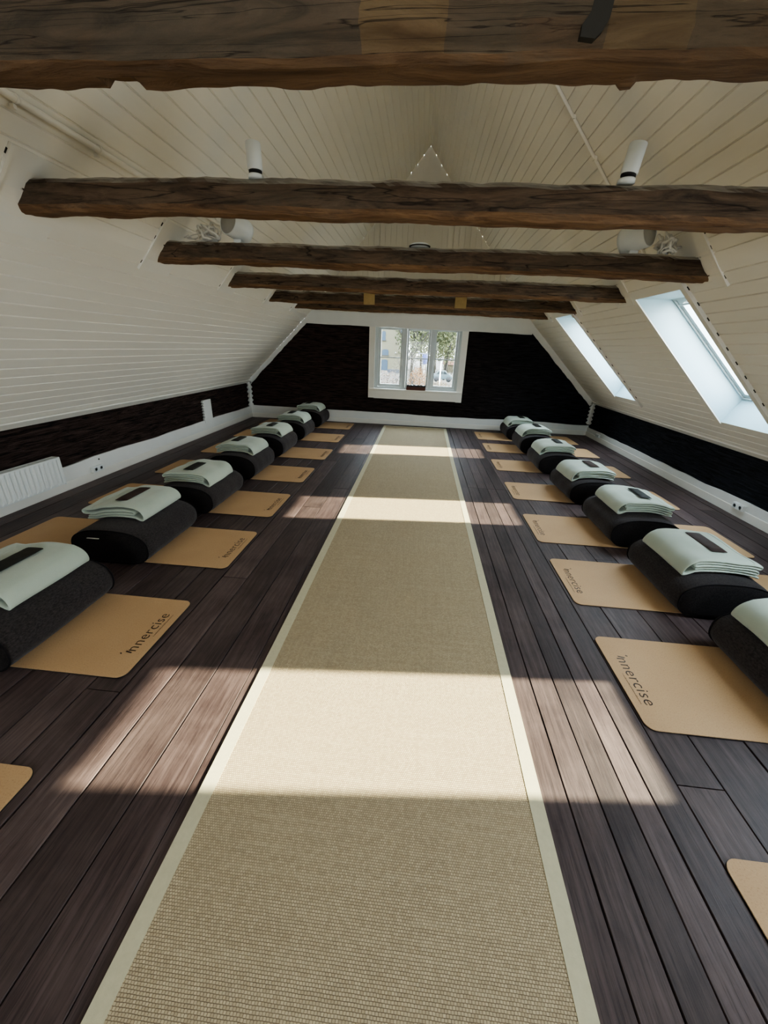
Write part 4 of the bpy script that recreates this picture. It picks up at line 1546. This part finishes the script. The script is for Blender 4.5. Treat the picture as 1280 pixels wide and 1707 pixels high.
def shrub(c, r, n, mat, label, seed):
    rnd = random.Random(seed)
    root = empty('shrub', (c[0], c[1], GZ)); tag(root, label, 'shrub')
    bm = bmesh.new()
    for k in range(6):
        a = rnd.uniform(0, 6.28)
        tube(bm, [(0, 0, 0), (math.cos(a) * r[0] * .3, math.sin(a) * r[1] * .3, (c[2] - GZ) * .6), (math.cos(a) * r[0] * .7, math.sin(a) * r[1] * .7, (c[2] - GZ) + r[2] * .6)], .03, 5)
    obj('stem', bm, M['bark'], root)
    bm = bmesh.new(); leaf_cloud(bm, (0, 0, c[2] - GZ), r[0], r[1], r[2], n, .05, rnd)
    obj('foliage', bm, mat, root)
s = 1.25
shrub((-.12 * s, 25, -1.15), (.75, .8, 1.75), 2600, ol, 'rust and orange autumn hedge outside the middle casement', 3)
shrub((-1.95 * 1.1, 24.5, -1.0), (1.1, .8, 1.25), 2600, simple('pinkish_grey_leaves', (.075, .058, .050), .8, .4, 2), 'pinkish shrub low outside the left casement', 4)
shrub((1.15, 25, -1.35), (.85, .7, 1.1), 1900, simple('brown_leaves', (.075, .052, .030), .8, .4, 2), 'brown shrub low outside the right casement', 5)

shrub((-1.4, 48, -.9), (2.2, 1.5, 2.0), 2600, simple('grey_brown_leaves', (.050, .042, .030), .8, .4, 2), 'grey-brown thicket behind the orange hedge', 6)
shrub((4.6, 70, -.6), (3.4, 1.5, 2.3), 2600, simple('dull_green_leaves', (.040, .043, .022), .8, .4, 2), 'dull green thicket behind the parked car', 7)
def parasol():
    s = 3.0; Y = 20 * s
    root = empty('parasol', (.02 * s, Y, GZ)); tag(root, 'blue parasol outside the middle casement', 'parasol')
    inv = Matrix.Translation(-Vector(root.location))
    blue = simple('blue_canvas', (.004, .018, .10), .7, .1, 1)
    bm = bmesh.new()
    z = lambda v: 1.5 + (v - 1.5) * s
    cx = .09 * s
    lathe(bm, [(.10 * s, z(.80) ), (.13 * s, z(1.02)), (.13 * s, z(1.22)), (.12 * s, z(1.24))], (cx, Y, 0), (0, 0, 1), 10)
    bmesh.ops.transform(bm, matrix=inv, verts=bm.verts); obj('canopy', bm, blue, root)
    bm = bmesh.new(); box(bm, -.23 * s, .205 * s, Y - .3, Y + .5, z(1.25), z(1.30))
    bmesh.ops.transform(bm, matrix=inv, verts=bm.verts); obj('top_panel', bm, simple('white_canvas', (.10, .11, .13), .7), root)
    bm = bmesh.new(); cyl(bm, (cx, Y, GZ), (cx, Y, z(.82)), .05, n=8)
    bmesh.ops.transform(bm, matrix=inv, verts=bm.verts); obj('pole', bm, M['metal_white'], root)
parasol()

def car():
    s = 3.5; Y = 16 * s
    cx = .80 * s
    root = empty('parked_car', (cx, Y, GZ + .35)); tag(root, 'pale parked car outside the right casement', 'car')
    body = simple('pale_car_paint', (.055, .075, .080), .3, .05, 1, .6)
    bm = bmesh.new()
    prof = [(-1.25, .35), (1.25, .35), (1.3, .75), (1.1, .92), (.7, .98), (.35, 1.40), (-.55, 1.42), (-.95, .98), (-1.28, .9)]
    prism(bm, prof, lambda a, b, d: (a, d, b), -.85, .85)
    bevel_all(bm, .04, 2)
    obj('body', bm, body, root, smooth=True, angle=40)
    bm = bmesh.new()
    prism(bm, [(-.82, .99), (-.05, .99), (-.05, 1.34), (-.52, 1.34)], lambda a, b, d: (a, d, b), -.87, -.84)
    prism(bm, [(.02, .99), (.58, .99), (.30, 1.34), (.02, 1.34)], lambda a, b, d: (a, d, b), -.87, -.84)
    obj('side_window', bm, simple('dark_car_glass', (.012, .018, .02), .1), root)
    for x in (-.8, .8):
        bm = bmesh.new(); lathe(bm, [(0, -.12), (.2, -.12), (.33, -.08), (.33, .08), (.2, .1), (0, .1)], (x, -.78, .33), (0, 1, 0), 18)
        obj('wheel', bm, M['black'], root)
car()
bm = bmesh.new()
px = .705 * 2.2
cyl(bm, (px, 16 * 2.2, GZ), (px, 16 * 2.2, 1.5 + (1.03 - 1.5) * 2.2), .045 * 2.2 / 2, n=10)
lathe(bm, [(0, 0), (.07, .01), (.05, .06), (0, .08)], (px, 16 * 2.2, 1.5 + (1.03 - 1.5) * 2.2), (0, 0, 1), 10)
tag(obj('garden_post', bm, M['white']), 'white post standing in front of the parked car', 'post')
def shed():
    s = 4.3; Y = 20 * s
    a, b = 1.0 * s, 1.62 * s; zt = 1.5 + (.955 - 1.5) * s; zm = 1.5 + (.83 - 1.5) * s
    root = empty('shed', ((a + b) / 2, Y, GZ)); tag(root, 'small shed with reddish tiled roof at the right of the window view', 'shed')
    inv = Matrix.Translation(-Vector(root.location))
    bm = bmesh.new(); box(bm, a + .2, b - .2, Y, Y + 4, GZ, zm); bmesh.ops.transform(bm, matrix=inv, verts=bm.verts)
    obj('walls', bm, simple('sand_render', (.075, .062, .04), .9), root)
    bm = bmesh.new(); prism(bm, [(Y - .4, zm), (Y + 2, zt + .1), (Y + 4.4, zm)], lambda p, q, d: (d, p, q), a, b); bmesh.ops.transform(bm, matrix=inv, verts=bm.verts)
    obj('roof', bm, simple('red_tiles', (.085, .03, .02), .9, .2, 3), root)
shed()

# ------------------------------------------------------------------ light
SUNDIR = Vector((-1, -.15, -.56)).normalized()
sun = bpy.data.lights.new('sun', 'SUN'); sun.energy = SUN_E = 17.5; sun.angle = math.radians(.8); sun.color = (1.0, .94, .70)
so = bpy.data.objects.new('sun', sun); link(so)
so.rotation_euler = SUNDIR.to_track_quat('-Z', 'Y').to_euler()

w = bpy.data.worlds.new('sky'); bpy.context.scene.world = w; w.use_nodes = True
nt = w.node_tree; nt.nodes.clear()
out = nt.nodes.new('ShaderNodeOutputWorld'); bg = nt.nodes.new('ShaderNodeBackground')
tc = nt.nodes.new('ShaderNodeTexCoord'); sp = nt.nodes.new('ShaderNodeSeparateXYZ'); rp = nt.nodes.new('ShaderNodeValToRGB')
nt.links.new(tc.outputs['Generated'], sp.inputs[0]); nt.links.new(sp.outputs[2], rp.inputs[0])
rp.color_ramp.elements[0].position = 0.0; rp.color_ramp.elements[0].color = (.92, .97, 1.0, 1)
rp.color_ramp.elements[1].position = .7; rp.color_ramp.elements[1].color = (.72, .86, 1.0, 1)
nt.links.new(rp.outputs[0], bg.inputs[0]); nt.links.new(bg.outputs[0], out.inputs[0])
bg.inputs[1].default_value = 11.0

# ------------------------------------------------------------------ camera
def camera():
    p, yw, r = CAM_P, CAM_Y, CAM_R
    cp, sp_ = math.cos(p), math.sin(p)
    fwd = Vector((0, cp, -sp_)); up = Vector((0, sp_, cp)); rt = Vector((1, 0, 0))
    Z = Matrix.Rotation(yw, 3, 'Z')
    fwd, up, rt = Z @ fwd, Z @ up, Z @ rt
    c, s = math.cos(r), math.sin(r)
    rt, up = c * rt + s * up, -s * rt + c * up
    cd = bpy.data.cameras.new('camera'); cd.sensor_fit = 'HORIZONTAL'; cd.sensor_width = 36
    cd.lens = 645 * 36 / 1280; cd.clip_start = .05; cd.clip_end = 500
    co = bpy.data.objects.new('camera', cd); link(co)
    m = Matrix((rt, up, -fwd)).transposed().to_4x4(); m.translation = (0, 0, 1.5)
    co.matrix_world = m
    bpy.context.scene.camera = co
CAM_P, CAM_Y, CAM_R = math.radians(23.109), math.radians(4.471), math.radians(2.374)
camera()
sc = bpy.context.scene
sc.view_settings.view_transform = 'AgX'
sc.view_settings.look = 'AgX - Medium High Contrast'
sc.view_settings.exposure = 0.84
sc.cycles.max_bounces = 10
sc.cycles.diffuse_bounces = 6
sc.cycles.transparent_max_bounces = 12
sc.cycles.sample_clamp_indirect = 6
